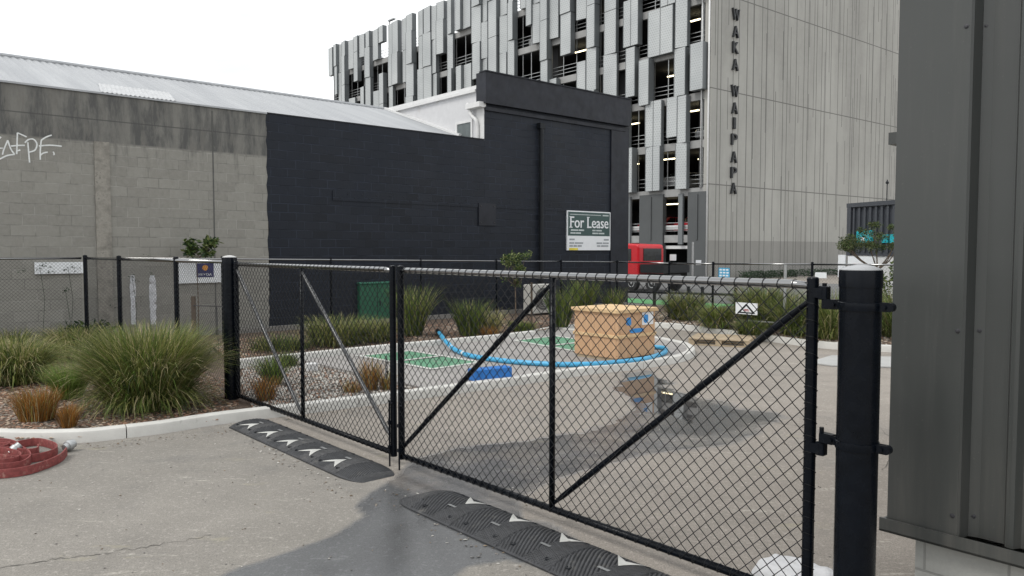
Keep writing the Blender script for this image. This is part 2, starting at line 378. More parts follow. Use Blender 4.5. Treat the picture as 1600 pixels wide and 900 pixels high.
def mat_asphalt():
    m, N, L, P = newmat('asphalt'); p = pos(N)
    lot = N.new('ShaderNodeAttribute'); lot.attribute_name = 'lot'; w = N.new('ShaderNodeAttribute'); w.attribute_name = 'wet'; pl = N.new('ShaderNodeAttribute'); pl.attribute_name = 'pool'
    n0 = noisen(N, L, p, .22, 4, .6); n1 = noisen(N, L, p, 1.7, 6, .65); n2 = noisen(N, L, p, 90, 3, .8); n3 = noisen(N, L, p, 28, 4, .7)
    c = mixc(N, L, ramp(N, L, n0, .38, .62), (.262, .243, .214), (.338, .312, .278))
    c = mixc(N, L, ramp(N, L, n1, .35, .72, 0, .7), c, (.205, .190, .168))
    c = mixc(N, L, ramp(N, L, n2, .42, .66, 0, .8), c, (.125, .12, .11))
    c = mixc(N, L, ramp(N, L, n3, .54, .70, 0, .6), c, (.46, .43, .39))
    c = mixc(N, L, mathn(N, L, 'MULTIPLY', lot.outputs['Fac'], .9), c, mixc(N, L, 1.0, c, (1.15, 1.105, 1.085), 'MULTIPLY'))
    # pale scrapes (dragged along the lane) and chalky spills
    sc = scaled(N, L, p, (.75, 5.0, 1), R(48) * -1 + R(62)); s1 = noisen(N, L, sc, 1.5, 5, .7, .1)
    s2 = noisen(N, L, p, .55, 3, .5)
    scr = mathn(N, L, 'MULTIPLY', ramp(N, L, s1, .60, .67), ramp(N, L, s2, .46, .56))
    c = mixc(N, L, mathn(N, L, 'MULTIPLY', mathn(N, L, 'MULTIPLY', scr, ramp(N, L, n3, .35, .6)), .7), c, (.56, .53, .46))
    yl = mathn(N, L, 'MULTIPLY', ramp(N, L, noisen(N, L, scaled(N, L, p, (1, 2.6, 1), R(-40)), 1.1, 5, .7), .62, .72), .5)
    c = mixc(N, L, yl, c, (.36, .33, .23))
    dk = ramp(N, L, noisen(N, L, p, .9, 6, .7, .3), .54, .70, 0, .5); c = mixc(N, L, dk, c, (.14, .136, .13))
    wc = mixc(N, L, 1.0, c, (.46, .50, .57), 'MULTIPLY')  # wet darkening, with some bluish sky sheen put into the colour
    wd = mathn(N, L, 'MULTIPLY', w.outputs['Fac'], mathn(N, L, 'SUBTRACT', 1, mathn(N, L, 'MULTIPLY', lot.outputs['Fac'], ramp(N, L, noisen(N, L, p, 1.3, 5, .7), .42, .62, 0, .55))))
    c = mixc(N, L, wd, c, wc)
    c = mixc(N, L, mathn(N, L, 'MULTIPLY', pl.outputs['Fac'], .75), c, (.035, .035, .036))
    L.new(c, P.inputs['Base Color'])
    r1 = mathn(N, L, 'SUBTRACT', .9, mathn(N, L, 'MULTIPLY', w.outputs['Fac'], ramp(N, L, n1, .3, .7, .62, .78)))
    r2 = mathn(N, L, 'MULTIPLY', r1, mathn(N, L, 'SUBTRACT', 1, mathn(N, L, 'MULTIPLY', pl.outputs['Fac'], .93)), clamp=True)
    L.new(r2, P.inputs['Roughness'])
    bp = N.new('ShaderNodeBump'); bp.inputs['Distance'].default_value = .006
    L.new(mathn(N, L, 'MULTIPLY', mathn(N, L, 'SUBTRACT', 1, mathn(N, L, 'MAXIMUM', pl.outputs['Fac'], mathn(N, L, 'MULTIPLY', w.outputs['Fac'], .75)), clamp=True), .55), bp.inputs['Strength'])
    L.new(mathn(N, L, 'ADD', n2, n3), bp.inputs['Height']); L.new(bp.outputs[0], P.inputs['Normal'])
    return m
M['asphalt'] = mat_asphalt()
M['road'] = simple('road_asphalt', (.15, .15, .148), .9, var=.2, scale=.6, bmp=.3, bscale=70, world=True)
M['pad'] = simple('concrete_pad', (.30, .285, .272), .85, var=.14, scale=1.1, bmp=.3, bscale=70, dirt=((.16, .155, .15), 2.2, .62), world=True)
M['kerb'] = simple('kerb_concrete', (.56, .55, .52), .8, var=.1, scale=3, bmp=.25, bscale=60, dirt=((.27, .26, .23), 4.5, .62), world=True)
M['soil'] = simple('soil_mulch', (.12, .085, .062), .95, var=.5, scale=16, bmp=.8, bscale=35, dirt=((.27, .22, .17), 22, .58), world=True)
def mat_clad():
    m, N, L, P = newmat('cladding_grey_green'); p = pos(N)
    a = noisen(N, L, p, 1.1, 4); st = noisen(N, L, scaled(N, L, p, (6, 6, .35)), 2.0, 5, .7); sp = noisen(N, L, p, 60, 3, .7); lw = noisen(N, L, scaled(N, L, p, (2.2, 2.2, .5)), 1.3, 2)
    sx = N.new('ShaderNodeSeparateXYZ'); L.new(p, sx.inputs[0])
    c = mixc(N, L, ramp(N, L, a, .3, .7), (.048, .052, .050), (.058, .061, .059))
    c = mixc(N, L, ramp(N, L, st, .52, .75, 0, .35), c, (.088, .089, .084))
    c = mixc(N, L, ramp(N, L, sp, .66, .74, 0, .5), c, (.12, .118, .108))
    low = mathn(N, L, 'MULTIPLY', ramp(N, L, sx.outputs['Z'], 1.1, .4), ramp(N, L, st, .35, .65)); c = mixc(N, L, mathn(N, L, 'MULTIPLY', low, .35), c, (.12, .112, .098))
    L.new(c, P.inputs['Base Color']); L.new(ramp(N, L, st, .3, .7, .30, .46), P.inputs['Roughness']); P.inputs['Specular IOR Level'].default_value = .45
    bump(N, L, P, lw, .35, .03); return m
M['clad'] = mat_clad()
M['plinth'] = simple('plinth_block', (.36, .37, .35), .9, var=.12, scale=5, bmp=.4, bscale=50, world=True)
def mat_ply():
    m, N, L, P = newmat('plywood'); p = pos(N, False)
    gr = noisen(N, L, scaled(N, L, p, (14, 14, .9)), 2.2, 6, .65, .6)
    n = noisen(N, L, p, 3, 4, .6)
    v = N.new('ShaderNodeTexVoronoi'); v.inputs['Scale'].default_value = 3.4; L.new(scaled(N, L, p, (1, 1, .7)), v.inputs['Vector'])
    c = mixc(N, L, ramp(N, L, gr, .3, .7), (.43, .25, .135), (.62, .40, .24))
    c = mixc(N, L, ramp(N, L, n, .35, .7, 0, .5), c, (.60, .38, .22))
    c = mixc(N, L, ramp(N, L, v.outputs['Distance'], .075, .04, 0, .7), c, (.22, .09, .04))
    L.new(c, P.inputs['Base Color']); P.inputs['Roughness'].default_value = .65; return m
M['ply'] = mat_ply()
M['batten'] = simple('pine_batten', (.64, .45, .25), .7, var=.2, scale=7)
M['palletwood'] = simple('pallet_wood', (.40, .32, .22), .85, var=.25, scale=8)
M['signwhite'] = simple('sign_white', (.78, .80, .82), .4, var=.03)
M['skyblue'] = simple('sign_sky_blue', (.05, .36, .62), .5, var=.1)

# ------------------------------------------------------------ ground
def pxpoly(L, z=0): return [gp(x, y, z) for x, y in L]
WET = [pxpoly(q) for q in (
    [(588, 764), (558, 790), (568, 806), (520, 836), (440, 866), (345, 900), (250, 950), (500, 1050), (690, 1000), (700, 910), (735, 886), (790, 878), (840, 886), (900, 905), (960, 880),
     (860, 815), (813, 812), (812, 777), (838, 762), (917, 735), (989, 716), (1062, 702), (1133, 694), (1176, 684), (1204, 664), (1222, 650), (1169, 638), (1074, 615), (1030, 620), (990, 640), (967, 652), (931, 668), (865, 684),
     (775, 690), (690, 704), (645, 718), (622, 742)],
    [(974, 584), (1012, 579), (1034, 591), (1056, 599), (1040, 606), (1078, 618), (1060, 640), (1000, 640), (985, 622), (958, 606), (985, 598)])]
POOL = [pxpoly(q) for q in ([(970, 588), (1014, 581), (1034, 592), (1048, 599), (1030, 605), (1072, 617), (1110, 640), (1080, 662), (1000, 640), (988, 622), (965, 605)],
    [(1075, 625), (1165, 640), (1195, 652), (1165, 672), (1090, 680), (1000, 672), (1030, 650)], [(620, 880), (700, 790), (655, 800), (560, 860), (480, 900)])]
def sdist(xs, ys, P):
    n = len(P); d = np.full(xs.shape, 1e9); ins = np.zeros(xs.shape, bool)
    for i in range(n):
        ax, ay = P[i][0], P[i][1]; bx, by = P[i - 1][0], P[i - 1][1]
        ex, ey = bx - ax, by - ay; t = np.clip(((xs - ax) * ex + (ys - ay) * ey) / (ex * ex + ey * ey + 1e-12), 0, 1)
        d = np.minimum(d, np.hypot(xs - ax - t * ex, ys - ay - t * ey))
        c = ((ay > ys) != (by > ys)); q = ex * (ys - ay) / (ey if abs(ey) > 1e-9 else 1e-9) + ax
        ins ^= c & (xs < q)
    return np.where(ins, -d, d)
gx = np.concatenate([[-700, -300, -120, -60, -30, -15, -8], np.arange(-4.0, 6.0, .045), [8, 12, 18, 30, 60, 120, 300, 700]])
gy = np.concatenate([[-300, -60, -20, -8, -3, 0, 2], np.arange(2.6, 14.6, .045), [16, 19, 24, 32, 50, 90, 160, 300, 700, 1400]])
XX, YY = np.meshgrid(gx, gy); nx, ny = len(gx), len(gy)
gv = np.stack([XX.ravel(), YY.ravel(), np.zeros(nx * ny)], 1)
me = bpy.data.meshes.new('ground')
idx = np.arange(nx * ny).reshape(ny, nx)
gf = np.stack([idx[:-1, :-1].ravel(), idx[:-1, 1:].ravel(), idx[1:, 1:].ravel(), idx[1:, :-1].ravel()], 1)
me.from_pydata(gv.tolist(), [], gf.tolist())
nzv = np.array([mnoise.fractal(Vector((x * 2.2, y * 2.2, 3.3)), .9, 2.1, 4) for x, y in gv[:, :2]])
xs, ys = gv[:, 0], gv[:, 1]
w1 = np.clip(.5 - (sdist(xs, ys, WET[0]) + nzv * .035) / .035, 0, 1); w2 = np.clip(.5 - (sdist(xs, ys, WET[1]) + nzv * .14) / .10, 0, 1)
far = np.clip((ys - 6.6) / 1.5, 0, 1)
w1s = np.clip(.5 - (sdist(xs, ys, WET[0]) + nzv * .16) / .10, 0, 1)
wet = np.maximum(w1 * (1 - far) + w1s * far, w2)
pool = np.zeros(len(xs))
for i, P_ in enumerate(POOL):
    q = np.clip(.4 - (sdist(xs, ys, P_) + nzv * .16) / .10, 0, 1); pool = np.maximum(pool, q * (1, .75, .35)[i])
lotv = np.clip(((xs + 1.04) * V.x + (ys - 6.83) * V.y + .35 + nzv * .02) / .06, 0, 1)
for nm, arr in (('wet', wet), ('pool', pool), ('lot', lotv)):
    a = me.attributes.new(nm, 'FLOAT', 'POINT'); a.data.foreach_set('value', arr.astype(np.float32))
me.materials.append(M['asphalt'])
go = bpy.data.objects.new('ground', me); COL.objects.link(go); struct(go)

def sheet_from(name, poly, mat, z):
    mb = MB(); mb.sheet([(p[0], p[1], z) for p in poly]); return struct(mb.build(name, mat))
# street beyond the fence
A0 = Vector((4.5, 28.2, 0))
def strip(p, q, wd, z): d = (q - p).normalized(); n = Vector((-d.y, d.x, 0)); return [(a.x, a.y, z) for a in (p, q, q + n * wd, p + n * wd)]
c0 = Vector((7.2, 24.6, .004))
street = MB(); street.sheet([tuple(c0 + U * 40 + Z * 0), tuple(c0 + U * 40 + V * 21), tuple(c0 - U * 160 + V * 21), tuple(c0 - U * 160)])
struct(street.build('road', M['road']))
lane = MB(); q0 = c0 + Z * .004 + V * .2; lane.sheet([tuple(q0 - U * 1.2), tuple(q0 - U * 1.2 + V * 1.9), tuple(q0 - U * 16 + V * 1.9), tuple(q0 - U * 16)])
struct(lane.build('cycle_lane', M['lane']))
def crack(pxs, w):
    P_ = smoothpts([gp(x, y, .003) for x, y in pxs], 14); rc = random.Random(len(pxs)); mb = MB(); A, B_ = [], []
    for i, p in enumerate(P_):
        d = (P_[min(len(P_) - 1, i + 1)] - P_[max(0, i - 1)]).normalized(); n = Vector((-d.y, d.x, 0)); q = p + n * rc.gauss(0, .012); k = w * rc.uniform(.3, 1.2); A.append(q + n * k); B_.append(q - n * k)
    n = len(A); mb.add(A + B_, [(i, n + i, n + i + 1, i + 1) for i in range(n - 1)]); struct(mb.build('crack', M['joint']))
M['joint'] = simple('crack_dirt', (.085, .08, .072), .95, var=.4, scale=30, world=True)
crack([(-40, 893), (60, 878), (150, 866), (235, 853), (330, 836)], .004)
crack([(1130, 640), (1215, 660), (1265, 668)], .004)
crack([(1380, 735), (1395, 690), (1340, 640)], .003)
# kerbs
def kerb(name, pts, wd, h, side, z0=0.0, joint=2.4):
    pts = [Vector((p[0], p[1], 0)) for p in pts]; mb = MB(); dist = 0; run = [pts[0]]; segs = []
    for a, b in zip(pts, pts[1:]):
        run.append(b); dist += (b - a).length
        if dist > joint: segs.append(run); run = [b]; dist = 0
    if len(run) > 1: segs.append(run)
    full = pts
    def nrm(i):
        a, b = full[max(0, i - 1)], full[min(len(full) - 1, i + 1)]; d = (b - a).normalized(); return Vector((-d.y, d.x, 0)) * side
    k = 0
    for sg in segs:
        rings = []
        for j, p in enumerate(sg):
            n = nrm(k + j); q = p.copy()
            t = (sg[1] - sg[0]).normalized() if j == 0 else (sg[j] - sg[j - 1]).normalized()
            if j == 0: q = q + t * .005
            if j == len(sg) - 1: q = q - t * .005
            prof = [(0, z0 - .05), (.012, z0 + h - .03), (.02, z0 + h - .01), (.04, z0 + h), (wd - .02, z0 + h), (wd, z0 + h - .02), (wd, z0 - .05)]
            rings.append([q + n * x + Z * z for x, z in prof])
        mb.loft(rings); k += len(sg) - 1
    return struct(mb.build(name, M['kerb'], smooth=2))
FRONT = [(-150, 684), (-60, 690), (0, 693), (60, 694), (130, 692), (180, 687), (260, 677), (340, 664), (444, 651), (600, 631), (740, 612), (813, 602), (920, 586), (991, 578), (1045, 570), (1075, 563), (1087, 554), (1078, 545), (1054, 539), (1027, 534), (960, 527), (885, 520)]
FW = smoothpts([gp(x, y) for x, y in FRONT], 4)
kerb('kerb', FW, .16, .12, 1)
BACK = [(372, 572), (430, 566), (610, 547), (777, 531), (838, 524)]
BW = smoothpts([gp(x, y, .1) for x, y in BACK], 3)
kerb('kerb', BW, .15, .10, 1, .10)
BACK2 = [(838, 526), (868, 519), (940, 513), (1027, 512), (1098, 520), (1180, 531), (1290, 545), (1400, 551), (1500, 556)]
BW2 = smoothpts([gp(x, y) for x, y in BACK2], 3)
kerb('kerb', BW2, .15, .13, 1)
def fillpoly(name, pts, z, mat, thick=None):
    import bmesh
    bm = bmesh.new(); vs = [bm.verts.new((p[0], p[1], z)) for p in pts]; f = bm.faces.new(vs); f.normal_update()
    if f.normal.z < 0: f.normal_flip()
    if thick: 
        r = bmesh.ops.extrude_face_region(bm, geom=[f]); 
        for q in r['geom']:
            if isinstance(q, bmesh.types.BMVert): q.co.z -= thick
    bmesh.ops.triangulate(bm, faces=bm.faces[:])
    bmesh.ops.recalc_face_normals(bm, faces=bm.faces[:])
    m_ = bpy.data.meshes.new(name); bm.to_mesh(m_); bm.free(); m_.materials.append(mat)
    o = bpy.data.objects.new(name, m_); COL.objects.link(o); return struct(o)
e0, e1 = gp(473, 563, .10), gp(668, 607, .10)
fr_in = [p for p in FW if p.x > e1.x + .2]
fr_off = []
for i, p in enumerate(fr_in):
    a, b = fr_in[max(0, i - 1)], fr_in[min(len(fr_in) - 1, i + 1)]; d = (b - a).normalized(); fr_off.append(p + Vector((-d.y, d.x, 0)) * .10)
pad_poly = [e0, e1] + fr_off + [p + Vector((.02, .05, 0)) for p in BW[::-1] if p.x > e0.x]
fillpoly('parking_pad', pad_poly, .10, M['pad'], .14)
# planting beds (soil)
WB = Vector((-1.88, 20.5, 0))                      # a point at the foot of the block wall
wl0, wl1 = WB + V * -16, WB + V * 7.44
bedA = [p + Vector((-.04, .10, 0)) for p in FW if p.x < e1.x + .25] + [e1 + Vector((.03, 0, 0)), e0 + Vector((.03, 0, 0))] + [BW[i] + Vector((0, .08, 0)) for i in range(len(BW)) if BW[i].x < e0.x][::-1]
bedA += [gp(372, 571, .1), wl0 + V * 9.6 - V * 0, wl0]
fillpoly('planting_bed', bedA, .055, M['soil'])
bedB = [p + Vector((-.05, .08, 0)) for p in BW] + [p + Vector((.03, .08, 0)) for p in BW2] + [Vector((9.5, 15.0, 0)), Vector((9.0, 18, 0)), Vector((5.6, 24.5, 0)), wl1 + V * .2, wl0 + V * 9.6]
fillpoly('planting_bed', bedB, .115, M['soil'])
# bay markings
def quad(a, b, c, d, mat, name, z=.104): 
    mb = MB(); mb.sheet([tuple(gp(*q, z)) for q in (a, b, c, d)]); return struct(mb.build(name, mat))
def bay(L, T, Rr, B):
    l, t, r, b = (gp(*q, .104) for q in (L, T, Rr, B)); mid1, mid2 = (l + b) / 2, (t + r) / 2
    mb = MB(); mb.sheet([tuple(p) for p in (l, b, r, t)]); g = mb.build('green_bay', M['green']); struct(g)
    mb = MB()
    for a, c in ((l, t), (t, r), (r, b), (b, l), (mid1, mid2)):
        d = (c - a).normalized(); n = Vector((-d.y, d.x, 0)) * .05; e = d * .05
        zz = Z * (.004 if (a, c) != (mid1, mid2) else .008)
        mb.sheet([tuple(q + zz) for q in (a - n - e * .9, c - n + e * .9, c + n + e * .9, a + n - e * .9)])
    # keep overlapping strips apart
    for i in range(5):
        for j in range(4): x, y, z = mb.v[i * 4 + j]; mb.v[i * 4 + j] = (x, y, z + i * .0012)
    struct(mb.build('bay_marking', M['line']))
bay((560, 556), (640, 548), (752, 566), (674, 577))
bay((803, 532), (868, 525), (985, 543), (915, 552))

# ------------------------------------------------------------ block building with dark painted half
def wp(s, t, z): return Vector((WB.x, WB.y, 0)) + V * s - U * t + Z * z          # s along the wall, t behind it
B1 = thing('block_building', 'long low building: grey concrete block wall with graffiti, other half painted black, pale corrugated roof', 'building', wp(-4.8, 0, 0))
S0, SP, ST, SE = -18.0, -4.8, 1.48, 7.44
mb = MB(); mb.box(wp(S0, 0, 0), V * (SP - S0), -U * .22, Z * 4.97); mb.build('block_wall', M['block'], B1)
mb = MB()
jag = [SP + random.uniform(-.03, .035) for _ in range(26)]
fr = [wp(ST, -.004, 0), wp(ST, -.004, 4.985)] + [wp(jag[i], -.004, 4.985 * (1 - i / 25)) for i in range(26)]
mb.prism([p for p in fr][::-1], -U * .004)
mb.box(wp(SP + .06, .001, 0), V * (ST - SP - .06), -U * .22, Z * 4.96)
mb.build('painted_wall', M['paintwall'], B1)
mb = MB(); mb.box(wp(ST, -.006, 0), V * (SE - ST), -U * .3, Z * 6.0); mb.build('painted_wall', M['paintwall'], B1)
# cap flashing on the parapet, grey half light, dark half dark
mb = MB(); mb.box(wp(S0, -.03, 4.972), V * (SP - S0), -U * .30, Z * .035); mb.build('cap_flashing', M['roof'], B1)
mb = MB(); mb.box(wp(SP + .002, -.02, 4.99), V * (ST - SP - .01), -U * .27, Z * .025); mb.build('cap_flashing', M['fascia'], B1)
# corrugated roof: real corrugations, from behind the wall up to the ridge
def roofz(t): return 4.84 + .328 * t
prof = []; sN = S0
rings0, rings1 = [], []
s = S0
pts0 = []; pts1 = []; pts2 = []
while s < ST - .02:
    for k, dz in ((0, 0), (.03, .016), (.06, .022), (.09, .016), (.12, 0)):
        pts0.append(wp(s + k, .24, roofz(.24) + dz)); pts1.append(wp(s + k, 5.06, roofz(5.06) + dz)); pts2.append(wp(s + k, 9.9, roofz(.24) + dz))
    s += .076 * 2
n = len(pts0); mb = MB(); mb.add(pts0 + pts1, [(i, i + 1, n + i + 1, n + i) for i in range(n - 1)])
roof = mb.build('roof', M['roof'], B1, smooth=False)
mb = MB(); mb.add(pts1 + pts2, [(i, i + 1, n + i + 1, n + i) for i in range(n - 1)]); mb.build('roof', M['roof'], B1)
mb = MB(); q = Vector((0, 0, .03))
mb.tube([wp(S0, 5.06, roofz(5.06) + .01), wp(ST, 5.06, roofz(5.06) + .01)], .07, 8); mb.build('ridge_cap', M['roof'], roof, smooth=2)
mb = MB()                                           # a lifted, newer sheet of roofing
s = -7.9
ra, rb = [], []
while s < -6.4:
    for k, dz in ((0, .022), (.02, .034), (.04, .036), (.06, .024)): ra.append(wp(s + k, 1.05, roofz(1.05) + dz)); rb.append(wp(s + k + .25, 2.3, roofz(2.3) + dz))
    s += .09
n = len(ra); mb.add(ra + rb, [(i, i + 1, n + i + 1, n + i) for i in range(n - 1)]); mb.build('patch_sheet', simple('newer_roof_sheet', (.46, .465, .47), .4, .3), roof)
# tall front part: side wall, fascia, parapet
mb = MB(); mb.box(wp(ST, .3, 4.2), V * .25, -U * 9.5, Z * (6.43 - 4.2)); sw = mb.build('side_wall', M['whitewall'], B1)
mb = MB(); mb.box(wp(ST - .04, .3, 6.43), V * .34, -U * 9.5, Z * .10); mb.box(wp(ST - .09, .3, 6.35), V * .05, -U * 9.5, Z * .06); mb.build('wall_capping', M['white'], B1)
mb = MB(); mb.box(wp(ST - .018, -.004, 4.98), V * .014, -U * .32, Z * 1.10); mb.build('corner_trim', M['white'], B1)
mb = MB(); fp = [wp(ST - .05, 1.02, roofz(1.02) + .05), wp(ST - .05, 5.0, roofz(5.0) + .05)]; mb.bar(fp[0], fp[1], .12, .06); mb.build('roof_flashing', M['white'], B1)
# window in the side wall
wf = MB()
T0, T1, Z0, Z1 = .50, 1.28, 4.78, 5.62
for a, b in ((T0, T0 + .07), (T1 - .07, T1)): wf.box(wp(ST - .035, a, Z0), V * .03, -U * (b - a), Z * (Z1 - Z0))
wf.box(wp(ST - .034, T0 + .07, Z1 - .07), V * .029, -U * (T1 - T0 - .14), Z * .07); wf.box(wp(ST - .034, T0 + .07, Z0), V * .029, -U * (T1 - T0 - .14), Z * .07)
wfr = wf.build('window', M['white'], B1)
mb = MB(); mb.box(wp(ST - .012, T0 + .07, Z0 + .07), V * .008, -U * (T1 - T0 - .14), Z * (Z1 - Z0 - .14)); mb.build('pane', simple('window_pane', (.12, .14, .14), .12, spec=.7), wfr)
mb = MB(); mb.box(wp(ST - .22, -.05, 5.88), V * .24, -U * .62, Z * .14); mb.build('rain_gutter', M['white'], B1)
mb = MB(); mb.tube(smoothpts([wp(ST - .10, .62, 6.05), wp(ST - .12, .52, 5.9), wp(ST - .12, .42, 5.7), wp(ST - .1, .25, 5.55), wp(ST - .07, .22, 5.3), wp(ST - .07, .22, 4.9)], 5), .05, 10); mb.build('downpipe', M['white'], B1, smooth=True)
mb = MB(); mb.box(wp(ST - .06, -.14, 5.98), V * (SE - ST + .16), -U * .12, Z * .86); mb.box(wp(ST - .06, -.02, 5.98), V * .10, -U * .30, Z * .86); mb.build('fascia', M['fascia'], B1)
mb = MB(); mb.box(wp(ST - .08, -.17, 6.84), V * (SE - ST + .20), -U * .3, Z * .03); mb.build('fascia_capping', M['fascia'], B1)
mb = MB(); mb.box(wp(ST, -.06, 5.80), V * (SE - ST), -U * .052, Z * .10); mb.build('ledge', M['fascia'], B1)
mb = MB(); mb.box(wp(SE + .002, 0, 0), V * .2, -U * 10, Z * 6.7); mb.box(wp(ST + .3, .35, 6.3), V * (SE - ST - .3), -U * 9.4, Z * .1); mb.build('end_wall', M['fascia'], B1)
mb = MB(); mb.box(wp(S0, 9.9, 0), V * (SE - S0), -U * .2, Z * 4.9); mb.build('rear_wall', M['block'], B1)
# relief on the painted wall: bond beam, patch plate, pilaster, joints, bolts
mb = MB(); mb.box(wp(-3.2, -.022, 3.12), V * (6.55 + 3.2), -U * .012, Z * .24); bb = mb.build('bond_beam', M['paintwall'], B1)
mb = MB()
for i in range(46): mb = MB(); mb.lathe(wp(-3.0 + i * .2, -.022, 3.20 + (.09 if i % 2 else 0)), [(.018, 0), (.016, .008), (0.001, .012)], 6, U); mb.build('bolt', M['fascia'], bb)
mb = MB(); mb.box(wp(1.25, -.04, 2.62), V * .62, -U * .03, Z * .62); pl = mb.build('patch_plate', M['fascia'], B1)
mb = MB()
for a in (.07, .55):
    for b in (.08, .54): mb = MB(); mb.lathe(wp(1.25 + a, -.04, 2.62 + b), [(.022, 0), (.018, .014), (0.001, .016)], 6, U); mb.build('bolt', M['darksteel'], pl)
mb = MB(); mb.box(wp(6.72, -.05, 0), V * (SE - 6.72 + .1), -U * .042, Z * 5.79); mb.build('pilaster', M['fascia'], B1)
mb = MB(); mb.tube([wp(3.57, -.10, .05), wp(3.57, -.10, 5.55)], .062, 12); dp = mb.build('downpipe', M['black_flat'], B1, smooth=2)
mb = MB()
for zz in (1.0, 2.9, 5.3): mb = MB(); mb.lathe(wp(3.57, -.10, zz), [(.075, 0), (.075, .05)], 12); mb.build('pipe_bracket', M['black_flat'], dp)
mb = MB(); mb.box(wp(3.47, -.16, 5.5), V * .2, -U * .15, Z * .16); mb.build('rain_head', M['black_flat'], dp)
# relief on the grey wall: rough pilaster, joint, footing, paint drips, graffiti
mb = MB(); mb.box(wp(-8.30, -.03, 0), V * .27, -U * .028, Z * 4.05)
mb.build('pilaster', simple('rough_concrete', (.27, .255, .225), .95, var=.3, scale=7, bmp=1, bscale=22, dirt=((.13, .12, .11), 7, .6), world=True), B1)
mb = MB(); mb.box(wp(-6.02, -.006, 0), V * .025, -U * .004, Z * 4.9); mb.build('movement_joint', simple('joint_sealant', (.10, .10, .095), .9), B1)
mb = MB(); mb.box(wp(-6, -.16, 0), V * 13.4, -U * .15, Z * .22); mb.build('footing', simple('footing_concrete', (.22, .21, .195), .9, bmp=.3, world=True), B1)
def wallpt(px, py, off):                               # pixel -> point on the wall plane, off metres proud
    d = ray(px, py); n = U; o = wp(0, -off, 0); c = Vector((0, 0, CAMH))
    t = (o - c).dot(n) / d.dot(n); return c + d * t
def stroke(mb, pxs, w, off=.006, k=4):
    P_ = smoothpts([wallpt(x, y, off) for x, y in pxs], k); mb.tube(P_, w, 6)
mb = MB(); g0 = lambda L: [(x * 200 / 1286, 160 + y * 140 / 900) for x, y in L]
for L_ in ([(-60, 440), (-20, 380), (10, 345)], [(-60, 460), (30, 460)], [(25, 525), (40, 470), (78, 380)], [(78, 380), (110, 470), (148, 522)], [(148, 522), (70, 535), (0, 568), (-40, 580)],
           [(168, 520), (172, 400), (175, 305)], [(175, 305), (220, 325), (268, 347)], [(110, 440), (180, 432), (250, 432)], [(165, 488), (205, 478)],
           [(298, 605), (290, 520), (280, 400)], [(250, 405), (290, 372), (340, 372), (372, 420), (350, 480), (290, 500)],
           [(405, 575), (405, 480), (415, 380)], [(415, 380), (460, 350), (520, 328)], [(390, 438), (500, 430), (620, 440)], [(405, 530), (440, 508), (480, 500)], [(535, 495), (545, 520), (535, 525)]):
    stroke(mb, g0(L_), .013)
for i in range(len(mb.v)):                             # flatten on the wall
    p = Vector(mb.v[i]); dd = (p - wp(0, 0, 0)).dot(U); p = p - U * (dd - .003 - max(0, (dd - .006)) * .15); mb.v[i] = tuple(p)
mb.build('graffiti', M['graffiti'], B1)
for cx_, hw in ((207, 5.0), (238, 6.0)):
    mb = MB(); Lf, Rt = [], []
    for i in range(15):
        y = 430 + i * 5.5; w_ = hw * (.55 + .45 * min(1, i / 3)) * (1 - .02 * i) + random.uniform(-.9, .9)
        Lf.append(wallpt(cx_ - w_ + i * .12, y, .006)); Rt.append(wallpt(cx_ + w_ + i * .12, y, .006))
    n = len(Lf); mb.add(Lf + Rt, [(i, n + i, n + i + 1, i + 1) for i in range(n - 1)])
    mb.build('paint_streak', simple('white_paint_wash', (.62, .63, .66), .8, var=.2, scale=9, dirt=((.3, .29, .28), 10, .56), world=True), B1)

# text helper
def text_mesh(txt, size=1.0, ext=0.0, spacing=1.0):
    cu = bpy.data.curves.new('t', 'FONT'); cu.body = txt; cu.size = size; cu.extrude = ext; cu.space_character = spacing; cu.resolution_u = 3
    ob = bpy.data.objects.new('t', cu); COL.objects.link(ob); bpy.context.view_layer.update()
    me = bpy.data.meshes.new_from_object(ob.evaluated_get(bpy.context.evaluated_depsgraph_get()))
    vs = [v.co.copy() for v in me.vertices]; fs = [tuple(p.vertices) for p in me.polygons]
    bpy.data.objects.remove(ob); bpy.data.curves.remove(cu); bpy.data.meshes.remove(me)
    return vs, fs
def put_text(mb, txt, o, ex, ey, n, height, width=None, ext=.004, align='l', bold=0):
    vs, fs = text_mesh(txt, 1.0, 0)
    x0, x1 = min(v.x for v in vs), max(v.x for v in vs); y0, y1 = 0, max(v.y for v in vs)
    ky = height / y1; kx = width / (x1 - x0) if width else ky
    w = (x1 - x0) * kx; sh = {'l': 0, 'c': -w / 2, 'r': -w}[align]
    P_ = [Vector(o) + ex * ((v.x - x0) * kx + sh) + ey * (v.y * ky) + n * ext for v in vs]
    mb.add(P_, fs); return w

# for lease sign on the dark wall
a, b = 4.70, 6.68; zb, zt = 1.93, 3.15
SG = thing('lease_sign', 'white and dark green For Lease board screwed to the black painted wall', 'sign', wp((a + b) / 2, -.03, zb))
mb = MB(); mb.box(wp(a, -.060, zb), V * (b - a), -U * .05, Z * (zt - zb)); mb.build('board', M['signwhite'], SG)
mb = MB(); mb.box(wp(a + .035, -.064, zb + .45), V * (b - a - .07), -U * .003, Z * (zt - zb - .485)); mb.build('green_panel', M['signgreen'], SG)
mb = MB(); nW = U; off = -.066
put_text(mb, 'For Lease', wp(a + .12, off, zb + .70), V, Z, nW, .34, 1.74, .001)
put_text(mb, 'For Lease', wp(a + .135, off, zb + .70), V, Z, nW, .34, 1.74, .002)
def dash(mb, s0, s1, z0, z1): mb.sheet([wp(s0, off - .002, z0), wp(s1, off - .002, z0), wp(s1, off - .002, z1), wp(s0, off - .002, z1)])
